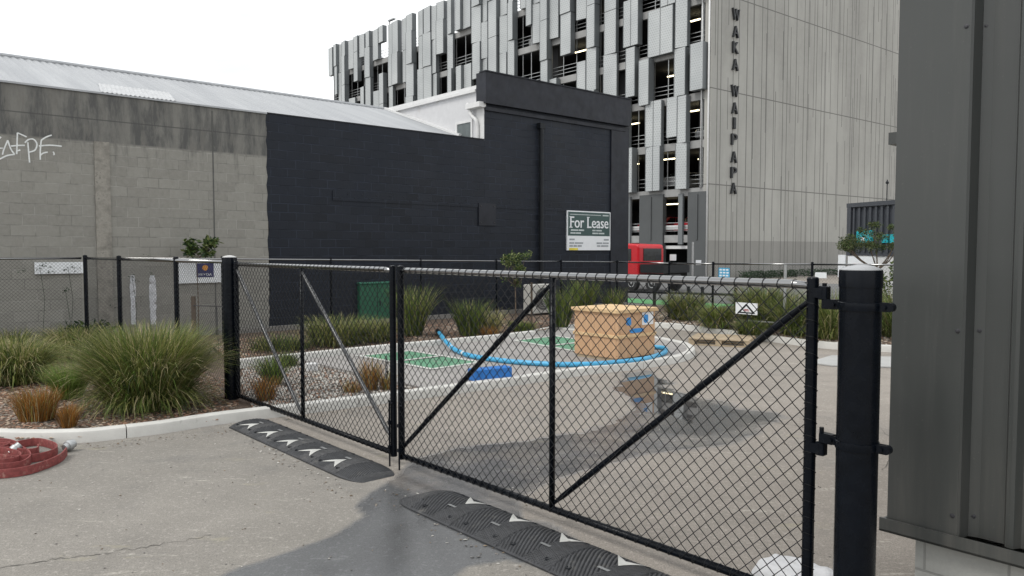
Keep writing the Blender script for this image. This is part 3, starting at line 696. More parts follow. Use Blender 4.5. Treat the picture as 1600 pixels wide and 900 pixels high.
for s0, s1, z0, z1 in ((.085, .225, .695, .722), (.09, .15, 1.018, 1.042), (.87, .97, .695, .722), (.87, .99, 1.018, 1.042)): dash(mb, a + s0, a + s1, zb + z0, zb + z1)
mb.build('main_lettering', M['signwhite'], SG)
mb = MB(); dash(mb, a + .12, a + 1.52, zb + 1.095, zb + 1.115); dash(mb, a + 1.60, a + 1.88, zb + 1.085, zb + 1.125)
for z0, L_ in ((.60, ((.15, .48), (.50, .74), (1.12, 1.27), (1.30, 1.56))), (.51, ((.13, .36), (.38, .60), (1.12, 1.40), (1.42, 1.68)))):
    for s0, s1 in L_: dash(mb, a + s0, a + s1, zb + z0, zb + z0 + .045)
mb.build('small_lettering', simple('sign_pale_ink', (.5, .55, .55), .5), SG)
mb = MB()
for rows_ in (((.31, .09, .32), (.20, .09, .30), (.20, .33, .70), (.11, .09, .24), (.11, .27, .42), (.11, .45, .64)), ((.31, 1.66, 1.90), (.20, 1.32, 1.58), (.20, 1.61, 1.90), (.11, 1.34, 1.50), (.11, 1.53, 1.88))):
    mb = MB()
    for z0, s0, s1 in rows_: dash(mb, a + s0, a + s1, zb + z0, zb + z0 + .05)
    mb.build('agent_lettering', M['signgrey'], SG)
mb = MB(); dash(mb, a + .08, a + .47, zb + .005, zb + .07); mb.build('sticker', M['yellow'], SG)

# two boards low on the grey wall
def wallboard(name, label, p0, p1, off=.05):
    tl, br = wallpt(*p0, off), wallpt(*p1, off); sA = (tl - wp(0, 0, 0)).dot(V); sB = (br - wp(0, 0, 0)).dot(V)
    zt_, zb_ = tl.z, br.z
    t = thing(name, label, 'sign', wp((sA + sB) / 2, 0, zb_)); mb = MB(); mb.box(wp(sA, -off, zb_), V * (sB - sA), -U * (off - .01), Z * (zt_ - zb_)); mb.build('board', M['signwhite'], t)
    return t, sA, sB, zb_, zt_
t, sA, sB, zb_, zt_ = wallboard('wall_board', 'long plain white board on the grey block wall behind the left fence corner', (54, 410), (130, 427))
t, sA, sB, zb_, zt_ = wallboard('wall_board', 'white board with a small navy poster, on the block wall left of the big gate post', (279, 411), (350, 441))
mb = MB(); mb.box(wp(sA + .36, -.058, zb_ + .12), V * .36, -U * .006, Z * (zt_ - zb_ - .13)); po = mb.build('poster', M['navy'], t)
mb = MB(); put_text(mb, 'PRYDA', wp(sA + .40, -.059, zb_ + .15), V, Z, U, .05, .28, .002); mb.build('lettering', M['signwhite'], po)
mb = MB(); mb.lathe(wp(sA + .54, -.060, zb_ + .32), [(.06, 0), (.06, .003)], 14, U); mb.build('emblem', M['orange'], po)

# ------------------------------------------------------------ car park building
FWD = -U                                                # along the facade, receding to the left
def fp_(t, d, z): return CW + FWD * t + V * d + Z * z     # t along facade, d into the building
WK = thing('parking_building', 'tall multi-storey car park with staggered perforated metal panels and a grooved pale concrete end wall', 'building', CW)
LV = [2.85] + [5.95 + 3.1 * i for i in range(6)]            # floors; the last is the roof deck
TL = 50.0
NC = Vector((CV.y, -CV.x, 0))
mb = MB(); mb.box(CW + FWD * -.0 - NC * .001, CV * 62, -NC * .5, Z * 26.5); mb.build('concrete_wall', M['concrete'], WK)
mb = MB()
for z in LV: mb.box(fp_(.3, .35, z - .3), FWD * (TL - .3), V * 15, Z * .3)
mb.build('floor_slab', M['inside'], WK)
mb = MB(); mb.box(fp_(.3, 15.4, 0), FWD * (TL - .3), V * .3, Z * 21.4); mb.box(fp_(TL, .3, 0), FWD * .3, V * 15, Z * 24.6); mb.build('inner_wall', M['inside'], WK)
for z in LV:
    mb = MB(); mb.box(fp_(.3, .12, z - .42), FWD * (TL - .3), V * .22, Z * .50); mb.build('slab_edge', M['slab'], WK)
    mb = MB()
    for dz in (.35, .62, .9): mb.box(fp_(.3, .22, z + dz), FWD * (TL - .3), V * .03, Z * .035)
    mb.build('guard_rail', M['steel'], WK)
mb = MB(); mb.box(fp_(.3, .30, 3.32), FWD * (TL - .3), V * .06, Z * .28); mb.box(fp_(.3, .30, 2.0), FWD * (TL - .3), V * .1, Z * .22); mb.build('ground_beam', M['white'], WK)
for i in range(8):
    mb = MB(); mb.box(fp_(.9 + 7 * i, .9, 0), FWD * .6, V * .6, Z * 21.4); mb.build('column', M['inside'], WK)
mb = MB()
for i in range(40):
    t0 = .9 + i * 1.25 + random.uniform(-.2, .2); mb.box(fp_(t0, .20, 5.95), FWD * .05, V * .05, Z * 15.5)
kind(mb.build('mullion', M['steel'], WK), 'stuff')
for t0, t1 in ((.15, 1.65), (3.7, 5.75), (7.8, 9.4), (12, 13.6), (16, 17.8), (20.5, 22), (25, 27), (30, 31.6), (35, 37), (41, 43)):
    mb = MB(); mb.box(fp_(t0, -.05, 0), FWD * (t1 - t0), V * .4, Z * 5.75); mb.box(fp_((t0 + t1) / 2 - .05, -.12, 2.6), FWD * .12, V * .08, Z * 3.0); mb.build('pier', M['pier'], WK)
for t0 in (2.1, 6.6, 10.6, 14.8):
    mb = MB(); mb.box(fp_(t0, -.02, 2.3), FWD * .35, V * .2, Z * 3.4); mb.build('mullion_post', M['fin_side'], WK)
mb = MB(); mb.tube([fp_(.12, -.08, .2), fp_(.12, -.08, 21)], .06, 8); mb.tube([fp_(.75, .05, 6), fp_(.75, .05, 21)], .05, 8); mb.build('downpipe', M['white'], WK, smooth=True)
# staggered panels
panels = []
def panel(t0, t1, z0, z1, d): panels.append((t0, t1, z0, z1, d))
for q in ((1.62, 2.45, 5.98, 9.0, .32), (3.75, 5.05, 5.98, 9.0, .30), (6.05, 6.95, 5.98, 9.1, .45),
          (1.62, 2.4, 9.02, 12.1, .32), (2.42, 3.35, 9.5, 12.15, .22), (3.75, 5.05, 9.02, 12.1, .30), (6.6, 7.7, 9.2, 12.6, .45),
          (.28, 1.35, 12.3, 15.3, .42), (1.75, 2.7, 12.15, 15.25, .30), (4.65, 5.6, 11.9, 15.0, .45), (6.0, 6.9, 12.7, 16.1, .3),
          (2.75, 4.9, 15.1, 18.2, .35), (1.7, 2.6, 15.3, 18.6, .30), (5.7, 7.1, 16.2, 19.4, .35), (.3, 1.3, 18.3, 21.4, .4), (2.6, 3.9, 18.3, 21.5, .3), (4.9, 6.9, 19.5, 22.6, .4)): panel(*q)
t0 = 7.85; rr = random.Random(11); ci = 0
while t0 < TL - .5:
    w = rr.choice((.75, .9, 1.0, 1.2)); off = (0, 1.55)[ci % 2] if rr.random() < .75 else rr.choice((0, .8)); z = 5.95 + (off - 3.1 if off else 0)
    prev = rr.random() < .5
    while z < 24.4:
        h = 3.1; on = rr.random() < (.90 if not prev else .60)
        if z >= 19.9: on = rr.random() < .985
        if on:
            z0, z1 = max(z, 5.98), min(z + h, 24.65)
            if z1 - z0 > .8: panel(t0, t0 + w, z0 + .02, z1 - .02, .18 + .16 * (ci % 2) + rr.choice((0, .08)))
        prev = on; z += h
    t0 += w + rr.choice((.02, .05, .2, .4, .65)); ci += 1
for q in ((.3, 1.3), (1.7, 3.6), (3.65, 5), (5.6, 7.5)): panel(q[0], q[1], 21.5, 24.65, .35)
panels.sort(key=lambda q: q[0] * 1.0 + (0 if q[3] < 21 else 3))
def panel_mesh(mb, q):
    t0, t1, z0, z1, d = q; h = z1 - z0; fl = hash((round(t0, 2), round(z0, 1))) % 3
    dn, df = (d + .08, d - .03) if fl else (d - .04, d + .05)
    P0 = [fp_(t0, -dn, z0), fp_(t1, -df, z0), fp_(t1, .06, z0), fp_(t0, .06, z0)]
    P1 = [p + Z * h for p in P0]; vs = P0 + P1
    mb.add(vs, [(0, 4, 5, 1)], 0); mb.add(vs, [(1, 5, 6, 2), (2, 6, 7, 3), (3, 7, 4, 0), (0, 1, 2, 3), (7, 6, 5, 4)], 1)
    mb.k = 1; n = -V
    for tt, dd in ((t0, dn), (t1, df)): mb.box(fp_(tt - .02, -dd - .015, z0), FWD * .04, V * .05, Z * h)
    if t1 - t0 > 1.25: tm = (t0 + t1) / 2; mb.box(fp_(tm - .02, -(dn + df) / 2 - .02, z0), FWD * .04, V * .03, Z * h)
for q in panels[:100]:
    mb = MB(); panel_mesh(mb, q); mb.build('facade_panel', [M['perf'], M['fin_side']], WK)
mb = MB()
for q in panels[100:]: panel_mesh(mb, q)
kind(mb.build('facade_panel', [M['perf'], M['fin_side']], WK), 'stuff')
for li, z in enumerate(LV[:6]):
    for tt in ((1.5, 4.4, 8.2, 17) if li < 4 else (1.5, 13)):
        mb = MB(); jt = rr.uniform(-.6, .6); mb.box(fp_(tt + jt, 1.6 + rr.uniform(0, 2), z + 2.35), FWD * 1.3, V * .12, Z * .07); mb.build('ceiling_light', M['tube'], WK)
# name on the end wall
WS = thing('building_lettering', 'black upright capital letters WAKA WAIPAPA down the pale concrete end wall', 'sign', CW + CV * 2.4 + NC * .1 + Z * 5.6)
for ch, y in zip('WAKAWAIPAPA', (30, 56, 80, 106, 146, 172, 195, 220, 247, 271, 295)):
    zc = CAMH + (390 - y) * 51.6 / 1200; mb = MB()
    vs, fs = text_mesh(ch, 1.0, .07); x0, x1 = min(v.x for v in vs), max(v.x for v in vs); y1 = max(v.y for v in vs)
    ky = .74 / y1; kx = (.74 if ch == 'W' else .2 if ch == 'I' else .58) / (x1 - x0)
    o = CW + CV * 2.45 + NC * .09 + Z * (zc - .37)
    # thicken strokes: two shifted copies
    for sh in (-.012, .012):
        mb.add([o + CV * ((v.x - (x0 + x1) / 2) * kx + sh) + Z * (v.y * ky) + NC * (v.z + sh * .04) for v in vs], fs)
    mb.build('letter', M['letter'], WS)
# roof-deck lamps
for i, tt in enumerate((19.5, 29.0, 40.0)):
    L_ = thing('roof_lamp', 'thin roof lamp above the car park panels, %s' % ('nearest of the row of lamps', 'middle of the row of lamps', 'farthest of the row near the left corner')[i], 'lamp', fp_(tt, 1.2, 21.45), 0, 'lamps on the car park roof')
    mb = MB(); mb.tube([fp_(tt, 1.2, 21.45), fp_(tt, 1.2, 25.6)], .06, 8); mb.build('pole', M['steel'], L_, smooth=True)
    mb = MB(); mb.box(fp_(tt - .9, 1.1, 25.6), FWD * 1.1, V * .3, Z * .12); mb.build('lamp_head', M['steel'], L_)
# cars parked inside and at the street
def make_car(name, label, paint, loc, rz, group=None):
    t = thing(name, label, 'car', loc, rz, group); mb = MB()
    side = [(-2.1, .35), (-2.15, .75), (-1.95, .98), (-1.0, 1.02), (-.45, 1.42), (.9, 1.45), (1.6, 1.05), (2.05, .95), (2.12, .4)]
    mb.loft([[Vector((x, -.82 * k, z)) for x, z in side] for k in (1,)] + [[Vector((x, .82, z)) for x, z in side]]); mb.build('body', paint, t, local=True, bevel=.05)
    mb = MB()
    for y in (-.826, .826):
        mb.add([(x, y, z) for x, z in ((-.82, 1.04), (-.40, 1.37), (.2, 1.39), (.2, 1.04))], [(0, 1, 2, 3)]); mb.add([(x, y, z) for x, z in ((.27, 1.04), (.27, 1.39), (.85, 1.38), (1.4, 1.05))], [(0, 1, 2, 3)])
    mb.add([(-1.02, -.7, 1.045), (-.48, -.66, 1.43), (-.48, .66, 1.43), (-1.02, .7, 1.045)], [(0, 1, 2, 3)])
    for v in range(len(mb.v) - 4, len(mb.v)): x, y, z = mb.v[v]; mb.v[v] = (x - .03, y, z + .02)
    mb.build('window', M['glass'], t, local=True)
    for x in (-1.35, 1.3):
        for y in (-.8, .8):
            mb = MB(); mb.lathe((x, y, .32), [(.2, -.09), (.31, -.1), (.33, -.06), (.33, .06), (.31, .1), (.2, .09)], 16, (0, 1, 0)); mb.build('wheel', M['tyre'], t, local=True, smooth=2)
    return t
uang = math.atan2(U.y, U.x); vang = math.atan2(V.y, V.x)
c1 = make_car('parked_car', 'red car parked on the first floor of the car park, right end', M['redcar'], fp_(2.9, 3.2, 2.86), vang, 'cars parked inside the car park')
for i, (tt, z, pm, lb) in enumerate(((1.0, 8.95 + .1, M['silver'], 'silver car on an upper car park floor beside the concrete wall'), (5.9, 2.86, M['redcar'], 'dark red car on the first car park floor beside the black building'), (4.2, 5.96, M['silver'], 'silver car on the second car park floor left of the corner'), (17.5, 18.36, M['silver'], 'silver car on the top covered car park floor in a wide opening'))):
    c = copy_tree(c1); c.location = fp_(tt, 3.0, z if i else 9.06); c['label'] = lb
    for ch in [x for x in bpy.data.objects if x.parent == c]:
        if ch.name.startswith('body') and pm is not M['redcar']:
            ch.data = ch.data.copy(); ch.data.materials[0] = pm

# ------------------------------------------------------------ dark kiosk building on the right, far
KD = Vector((.316, -.949, 0)); KN = Vector((-.949, -.316, 0))
K0 = Vector((13.1, 30.0, 0))
KS = thing('kiosk_building', 'small dark building with vertical ribbed cladding and a teal sign behind the bushy tree', 'building', K0)
mb = MB(); mb.box(K0 + Z * 1.72 - KN * .05, KD * 9, -KN * 5, Z * 2.0); mb.build('upper_wall', M['kioskdark'], KS)
mb = MB()
for i in range(30): mb.box(K0 + KD * (.25 + i * .28) + Z * 1.85 - KN * .05, KD * .09, KN * .07, Z * 1.70)
kind(mb.build('rib', M['kioskdark'], KS), 'stuff')
mb = MB(); mb.box(K0 - KD * .05 + KN * .06 + Z * 3.58, KD * 9.1, -KN * 5.2, Z * .16); mb.box(K0 - KD * .03 + KN * .05 + Z * 1.72, KD * .2, -KN * .1, Z * 1.86); mb.build('trim', M['kioskdark'], KS)
mb = MB(); mb.box(K0 + KD * .9 - KN * .1, KD * 8, -KN * 4.5, Z * 1.71); mb.build('lower_wall', M['white'], KS)
mb = MB(); mb.box(K0 + KD * .55 + KN * .10 + Z * 2.22, KD * .75, -KN * .1, Z * .45); sgn = mb.build('sign_panel', M['teal'], KS)
mb = MB(); mb.box(K0 + KD * .8 + KN * .105 + Z * 2.26, KD * .16, KN * .01, Z * .16); mb.build('mark', M['signwhite'], sgn)
mb = MB()
for i in range(7): mb.box(K0 + KD * (1.75 + i * .38) + KN * .05 + Z * 2.2, KD * .28, -KN * .06, Z * .3)
mb.build('sign_lettering', M['teal'], KS)
mb = MB(); mb.tube([K0 + KD * 1.9 + Z * 3.7, K0 + KD * 1.9 + Z * 4.5], .02, 6); mb.lathe(K0 + KD * 1.9 + Z * 4.35, [(.05, 0), (.06, .05), (.02, .12)], 8); mb.build('antenna', M['black_flat'], KS)
PSg = thing('poster_board', 'white board with a red mark standing under the dark kiosk sign', 'sign', K0 + KN * .8 + KD * .5)
mb = MB(); mb.box(K0 + KN * .8 + KD * .45 + Z * .9, KD * .35, KN * .05, Z * .85); mb.box(K0 + KN * .75 + KD * .9 + Z * .9, KD * 1.3, KN * .05, Z * .80); mb.build('board', M['signwhite'], PSg)
mb = MB(); mb.box(K0 + KN * .81 + KD * 1.15 + Z * 1.30, KD * .45, KN * .005, Z * .12); mb.build('red_mark', M['red'], PSg)
mb = MB()
for k in (0, .4): mb.prism([K0 + KN * .805 + KD * (1.45 + k) + Z * .92, K0 + KN * .805 + KD * (1.7 + k) + Z * .92, K0 + KN * .805 + KD * (1.6 + k) + Z * 1.30, K0 + KN * .805 + KD * (1.5 + k) + Z * 1.30], KN * .006)
mb.build('figure_mark', M['cabinet'], PSg)
mb = MB(); mb.tube([K0 + KN * .77 + KD * .6, K0 + KN * .77 + KD * .6 + Z * 1], .03, 6); mb.tube([K0 + KN * .73 + KD * 1.9, K0 + KN * .73 + KD * 1.9 + Z * 1], .03, 6); mb.build('leg', M['steel'], PSg)

# ------------------------------------------------------------ metal clad building at the right edge
KC = Vector((2.085, 4.2, 0))
def kp(f, d, z): return KC + U * f + V * d + Z * z       # f along the face (towards us), d into the building
MC = thing('clad_building', 'dark grey metal clad building on a concrete block plinth at the right edge', 'building', KC)
ZB, ZT = .44, 4.3
prof = [(0, 0), (.352, 0), (.362, .012), (.375, .10), (.42, .115), (.535, .115), (.552, .075), (.572, .070), (.590, .070), (.612, .115), (.76, .115), (.777, .075), (.815, .07), (.837, .115), (.985, .115), (1.002, .075), (1.04, .07), (1.06, .115), (1.21, .115), (1.227, .075), (1.265, .07), (1.287, .115), (1.6, .115), (4.2, .115), (4.2, 4.5), (0, 4.5)]
mb = MB(); mb.loft([[kp(f, d, ZB) for f, d in prof], [kp(f, d, ZT) for f, d in prof]]); mb.build('cladding', M['clad'], MC)
mb = MB(); mb.prism([kp(-.03, -.03, ZB - .05), kp(4.2, -.03, ZB - .05), kp(4.2, .2, ZB - .05), kp(-.03, .2, ZB - .05)][::-1], Z * .012)
mb.box(kp(-.03, -.03, ZB - .05), U * 4.2, V * .012, Z * .075); mb.box(kp(-.03, -.018, ZB - .05), U * .012, V * 4, Z * .06); mb.build('base_flashing', M['clad'], MC)
mb = MB()
for f, z in ((.33, 3.08), (.385, 3.09), (.33, 1.53), (.395, 1.53), (.33, .56), (.395, .55), (.665, 1.53), (.665, .56), (.665, 3.08), (.89, 1.53), (.89, .56)):
    d = 0 if f < .36 else (.108 if f < .4 else .115); mb = MB(); mb.lathe(kp(f, d + .002, z), [(.013, 0), (.013, .003), (.008, .004), (.008, .009), (.001, .010)], 8, -V); mb.build('screw', M['darksteel'], MC)
pass
m_, N_, L_n, P_n = newmat('plinth_blockwork'); p_, s_, z_, sz_ = alongS(N_, L_n, None, U)
b_ = brickn(N_, L_n, sz_, .4, .2, .007)
n_ = noisen(N_, L_n, p_, 40, 4, .7); cc = mixc(N_, L_n, b_.outputs['Color'], (.33, .335, .315), (.39, .39, .365)); cc = mixc(N_, L_n, ramp(N_, L_n, n_, .3, .75, 0, .5), cc, (.28, .28, .27))
cc = mixc(N_, L_n, mathn(N_, L_n, 'MULTIPLY', b_.outputs['Fac'], .7), cc, (.2, .2, .19)); L_n.new(cc, P_n.inputs['Base Color']); P_n.inputs['Roughness'].default_value = .9
bump(N_, L_n, P_n, mathn(N_, L_n, 'ADD', mathn(N_, L_n, 'MULTIPLY', b_.outputs['Fac'], -1), mathn(N_, L_n, 'MULTIPLY', n_, .4)), .5, .01)
mb = MB(); mb.box(kp(.13, .06, -.1), U * 4, V * 4.2, Z * (ZB + .04)); mb.build('plinth', m_, MC)
mb = MB(); mb.box(kp(-1.05, 2.4, 2.84), U * 1.05, V * 1.6, Z * .10); mb.build('canopy', M['clad'], MC)

# ------------------------------------------------------------ chain-link helper
def chain(mb, P0, P1, zb0, zt0, zb1, zt1, w, r, n=4, knuckle=True):
    P0, P1 = Vector(P0), Vector(P1); L_ = (P1 - P0).length; d = (P1 - P0) / L_; nn = Vector((-d.y, d.x, 0))
    cols = int(L_ / (w / 2)); st = L_ / cols; vs = []; fs = []
    for c in range(cols):
        x0 = (c) * st; k = (x0 + st / 2) / L_
        zb, zt = zb0 + (zb1 - zb0) * k, zt0 + (zt1 - zt0) * k
        rows = max(2, round((zt - zb) / (w / 2))); base = len(vs)
        for i in range(rows + 1):
            x = x0 + (st if (i + c) % 2 else 0); z = zb + (zt - zb) * i / rows
            q = P0 + d * x + Z * z + nn * (r * .9 * (1 if (i + c) % 2 else -1))
            for j in range(n):
                a = 2 * math.pi * j / n + .4; vs.append(q + d * (math.cos(a) * r * 1.25) + nn * (math.sin(a) * r))
            if i:
                b0 = base + (i - 1) * n
                for j in range(n): jj = (j + 1) % n; fs.append((b0 + j, b0 + jj, b0 + n + jj, b0 + n + j))
    mb.add(vs, fs); return mb

# ------------------------------------------------------------ gate
GL, GM, GR = Vector((-3.47, 9.62, 0)), Vector((-1.04, 6.83, 0)), Vector((1.57, 3.93, 0))
RT, RB = .024, .024
def leaf(name, label, a, b, braces, ztop, zbot):
    t = thing(name, label, 'gate', (a + b) / 2 * 1.0); d = (b - a).normalized(); m = (a + b) / 2
    a2, b2 = a + d * .03, b - d * .03
    def P(q, z): return Vector((q.x, q.y, z))
    mb = MB(); mb.tube([P(a2, ztop + (-.0)), P(a2 + d * .10, ztop), P(b2 - d * .12, ztop), P(b2, ztop - .008)], [.024, .024, .024, .017] if True else RT, 14)
    # tie wire turns round the rail
    L_ = (b2 - a2).length; k = int(L_ / .0857)
    mb.build('top_rail', M['rail_gloss'], t, smooth=True)
    mb = MB(); mb.tube([P(a2, zbot), P(b2, zbot)], .024, 12); mb.build('bottom_rail', M['black_gloss'], t, smooth=True)
    for q in (a2, b2):
        mb = MB(); mb.tube([P(q, zbot - .03), P(q, ztop + .03)], .030, 14); mb.lathe(P(q, ztop + .03), [(.031, 0), (.026, .008), (.001, .012)], 14); mb.build('stile', M['black_gloss'], t, smooth=2)
    mb = MB(); mb.tube([P(m, zbot), P(m, ztop)], .022, 12); mb.build('mid_stile', M['black_gloss'], t, smooth=True)
    for (q0, z0), (q1, z1) in braces(a2, m, b2):   # diagonal braces
        p0, p1 = P(q0, z0), P(q1, z1); e = (p1 - p0).normalized()
        mb = MB(); mb.tube([p0, p0 + e * .07, p0 + e * .15, p1 - e * .15, p1 - e * .07, p1], [.012, .014, .020, .020, .014, .012], 12); mb.build('brace', M['brace_grey'] if a.x < -2 else M['black_gloss'], t, smooth=True)
    mb = MB(); off = Vector((d.y, -d.x, 0)) * .028
    if off.dot(Vector((0, -1, 0))) < 0: off = -off
    chain(mb, a2 + off * 1, b2 + off, zbot - .005, ztop - .015, zbot - .005, ztop - .015, .0857, .0029, 5)
    for i in range(1, k):
        q = a2 + d * (i * .0857)
        for zz in (ztop, zbot):
            mb.tube([P(q, zz) + d * (.004 * math.sin(x)) + (off.normalized() * math.cos(x) + Z * math.sin(x)) * .027 for x in (2 * math.pi * j / 10 for j in range(10))], .002, 4, close=True)
    for zz in [zbot + .0857 * i for i in range(1, int((ztop - zbot) / .0857))]:
        q = b2 if name == 'mesh_gate' and a.x > -2 else a2
        mb.tube([P(q, zz) + Z * (.02 * math.cos(x * 1)) + (off.normalized() * math.cos(x) + d * math.sin(x)) * .033 for x in (2 * math.pi * j / 10 for j in range(10))], .002, 4, close=True)
    mb.build('wire_mesh', M['black_wire'], t); return t, a2, b2, m
ZTOP, ZBOT = 1.77, .115
gl, a2, b2, m = leaf('mesh_gate', 'far leaf of the black chain-link gate, hung on the square-looking post by the grass bed', GL, GM - U * .012, lambda a, m, b: [((a, ZTOP - .05), (m, ZBOT + .03)), ((m, ZTOP - .05), (b, ZBOT + .10))], ZTOP, ZBOT)
gr, a3, b3, m3 = leaf('mesh_gate', 'near leaf of the black chain-link gate, hinged on the thick round bollard', GM + U * .055, GR, lambda a, m, b: [((a, ZBOT + .06), (m, ZTOP - .05)), ((m, ZBOT + .03), (b, ZTOP - .07))], ZTOP, ZBOT)
gl['group'] = gr['group'] = 'leaves of the chain-link gate'
# drop bolts and chain at the meeting stiles
for base, dd in ((b2, .0), (a3, .0)):
    par = gl if base is b2 else gr
    q = Vector(base) - V * .045 + U * (.0 if base is b2 else .03)
    mb = MB(); mb.tube([q + Z * .0, q + Z * .60], .008, 8); mb.tube([q + Z * .58, q + Z * .58 - V * .0 + U * .06], .007, 8)
    for z in (.16, .38): mb.box(q + Z * z - V * .012 - U * .015, U * .03, V * .05, Z * .03)
    mb.build('drop_bolt', M['black_gloss'], par, smooth=2)
mb = MB(); q = Vector(b2)
for i in range(7):
    c_ = q - V * .05 - U * .035 + Z * (.98 - i * .028); ax = (U, V)[i % 2]
    mb.tube([c_ + (ax * math.cos(x) * .010 + Z * math.sin(x) * .020) for x in (2 * math.pi * j / 8 for j in range(8))], .004, 5, close=True)
mb.build('lock_chain', M['darksteel'], gl)
# hinges to the bollard are parts of the near leaf
BO = Vector((1.704, 3.75, 0)); BR = .097
mb_h = []
for z in (1.675, .99):
    mb = MB(); mb.tube([BO + Z * z + Vector((math.cos(x), math.sin(x), 0)) * (BR + .003) for x in (2 * math.pi * j / 36 for j in range(36))], .004, 6, close=True)
    mb.v = [(v[0], v[1], z + (v[2] - z) * 5.5) for v in mb.v]
    hb = (GR + U * .0 - BO).normalized()
    for sgn_ in (-1, 1):
        e = U * sgn_; p0 = BO + e * (BR - .01) + Z * (z - .022); mb.box(p0 - V * .020, e * (.058 if sgn_ > 0 else .10), V * .007, Z * .044); mb.box(p0 + V * .006, e * (.058 if sgn_ > 0 else .10), V * .007, Z * .044)
        mb.lathe(BO + e * (BR + .028) + Z * z - V * .034, [(.011, 0), (.011, .012)], 6, V)
        if sgn_ > 0: mb.lathe(BO + e * (BR + .048) + Z * z - V * .022, [(.022, 0), (.022, .036)], 16, V)
    mb.build('hinge_band', M['black_gloss'], gr, smooth=2)
    mb = MB(); g = Vector(b3); hz = z + .055 if z > 1.2 else z - .06
    pin = g + (BO - g).normalized() * .065; pin = Vector((pin.x, pin.y, 0))
    mb.cbox(pin + Z * (hz - .035), .046, .046, .07, uang, .004); mb.bar(g + Z * hz, pin + Z * hz, .05, .05); mb.tube([pin + Z * (min(hz, z) - .02), pin + Z * (max(hz, z) + .05)], .012, 8)
    mb.bar(pin + Z * z, BO - U * (BR + .02) + Z * z, .04, .05)
    mb.build('hinge', M['black_gloss'], gr, smooth=2)
# posts
def bigpost(name, label, c, r, h, cap, n=36):
    t = thing(name, label, 'post', c); mb = MB(); mb.lathe(c, [(r, -.1), (r, h - .10)], n); mb.build('shaft', M['black_gloss'], t, smooth=2)
    mb = MB(); mb.lathe(Vector(c) + Z * (h - .10), [(r + .003, 0), (r + .003, .07), (r + .001, .082)], n); mb.build('cap_skirt', M['black_gloss'], t, smooth=2)
    mb = MB(); mb.lathe(Vector(c) + Z * (h - .018), [(r + .002, 0), (r * .97, .006), (r * .6, .02), (r * .2, .027), (.001, .028)], n); mb.build('cap', cap, t, smooth=True)
    return t
bigpost('gate_bollard', 'thick round black steel post with a pale domed cap beside the metal clad building', BO, BR, 1.868, simple('pale_cap', (.36, .37, .38), .35, var=.06))
GP = Vector((-3.56, 9.68, 0))
bigpost('gate_post', 'thick black gate post with a grey cap standing by the large grass clump', GP, .088, 1.87, simple('grey_cap', (.5, .5, .49), .5, var=.1))

# ------------------------------------------------------------ chain-link fences
def fence(name, label, pts, ztops, z0, postr, railr, posts, group=None, meshw=.06, mr=.0017, rail2=None):
    t = thing(name, label, 'fence', pts[0]); N_ = len(pts)
    for i in range(N_ - 1):
        a, b = Vector(pts[i]), Vector(pts[i + 1])
        mb = MB(); mb.tube([Vector((a.x, a.y, ztops[i])), Vector((b.x, b.y, ztops[i + 1]))], railr, 10); mb.build('top_rail', M['rail_gloss'], t, smooth=True)
        mb = MB(); chain(mb, (a.x, a.y, 0), (b.x, b.y, 0), z0 + .05, ztops[i] - .01, z0 + .05, ztops[i + 1] - .01, meshw, mr, 3); mb.build('wire_mesh', M['black_wire'], t)
    for (i, f) in posts:
        a, b = Vector(pts[i]), Vector(pts[i + 1]); p = a.lerp(b, f); zt = ztops[i] + (ztops[i + 1] - ztops[i]) * f
        mb = MB(); mb.tube([Vector((p.x, p.y, -.05)), Vector((p.x, p.y, zt + .03))], postr, 12); mb.lathe((p.x, p.y, zt + .03), [(postr + .003, 0), (postr, .02), (.001, .03)], 12); mb.build('post', M['black_gloss'], t, smooth=2)
    return t
FC = Vector((-7.5, 13.5, 0))
def at_px_line(a, b, px):                                # fraction along a-b seen at pixel column px
    k = (px - 800) / 1200; a, b = Vector(a), Vector(b)
    return (k * a.y - a.x) / ((b.x - a.x) - k * (b.y - a.y))
f1, f2 = at_px_line(GP, FC, 275), at_px_line(GP, FC, 186)
fence('wire_fence', 'short black chain-link fence behind the big grass clump, ending at the gate post', [GP, FC], [1.795, 1.80], .05, .034, .024, [(0, f1), (0, f2), (0, 1.0)], mr=.0019)
fence('wire_fence', 'black chain-link fence along the grey block wall at the far left', [FC - V * .06, FC - V * 7], [1.80, 1.80], .05, .026, .018, [(0, .43), (0, .98)], mr=.0019)
FE = FC + V * 14.15
fence('wire_fence', 'black chain-link fence running in front of the black painted wall', [FC + V * .06, FE], [1.80, 1.585], .1, .026, .017, [(0, k / 6) for k in range(1, 7)], mr=.0011, meshw=.07)
RF = [FE, gp(1045, 503), gp(1113, 514), gp(1267, 530), Vector((7.9, 14.9, 0))]
RF = [Vector((p.x, p.y, 0)) for p in RF]
fence('wire_fence', 'black chain-link fence with small signs above the right planting bed', [RF[0] + U * .06, RF[1], RF[2], RF[3], RF[4]], [1.585, 1.58, 1.60, 1.63, 1.65], .13, .028, .02, [(1, 0), (2, 0), (3, 0), (3, .98)], mr=.0014, meshw=.07)
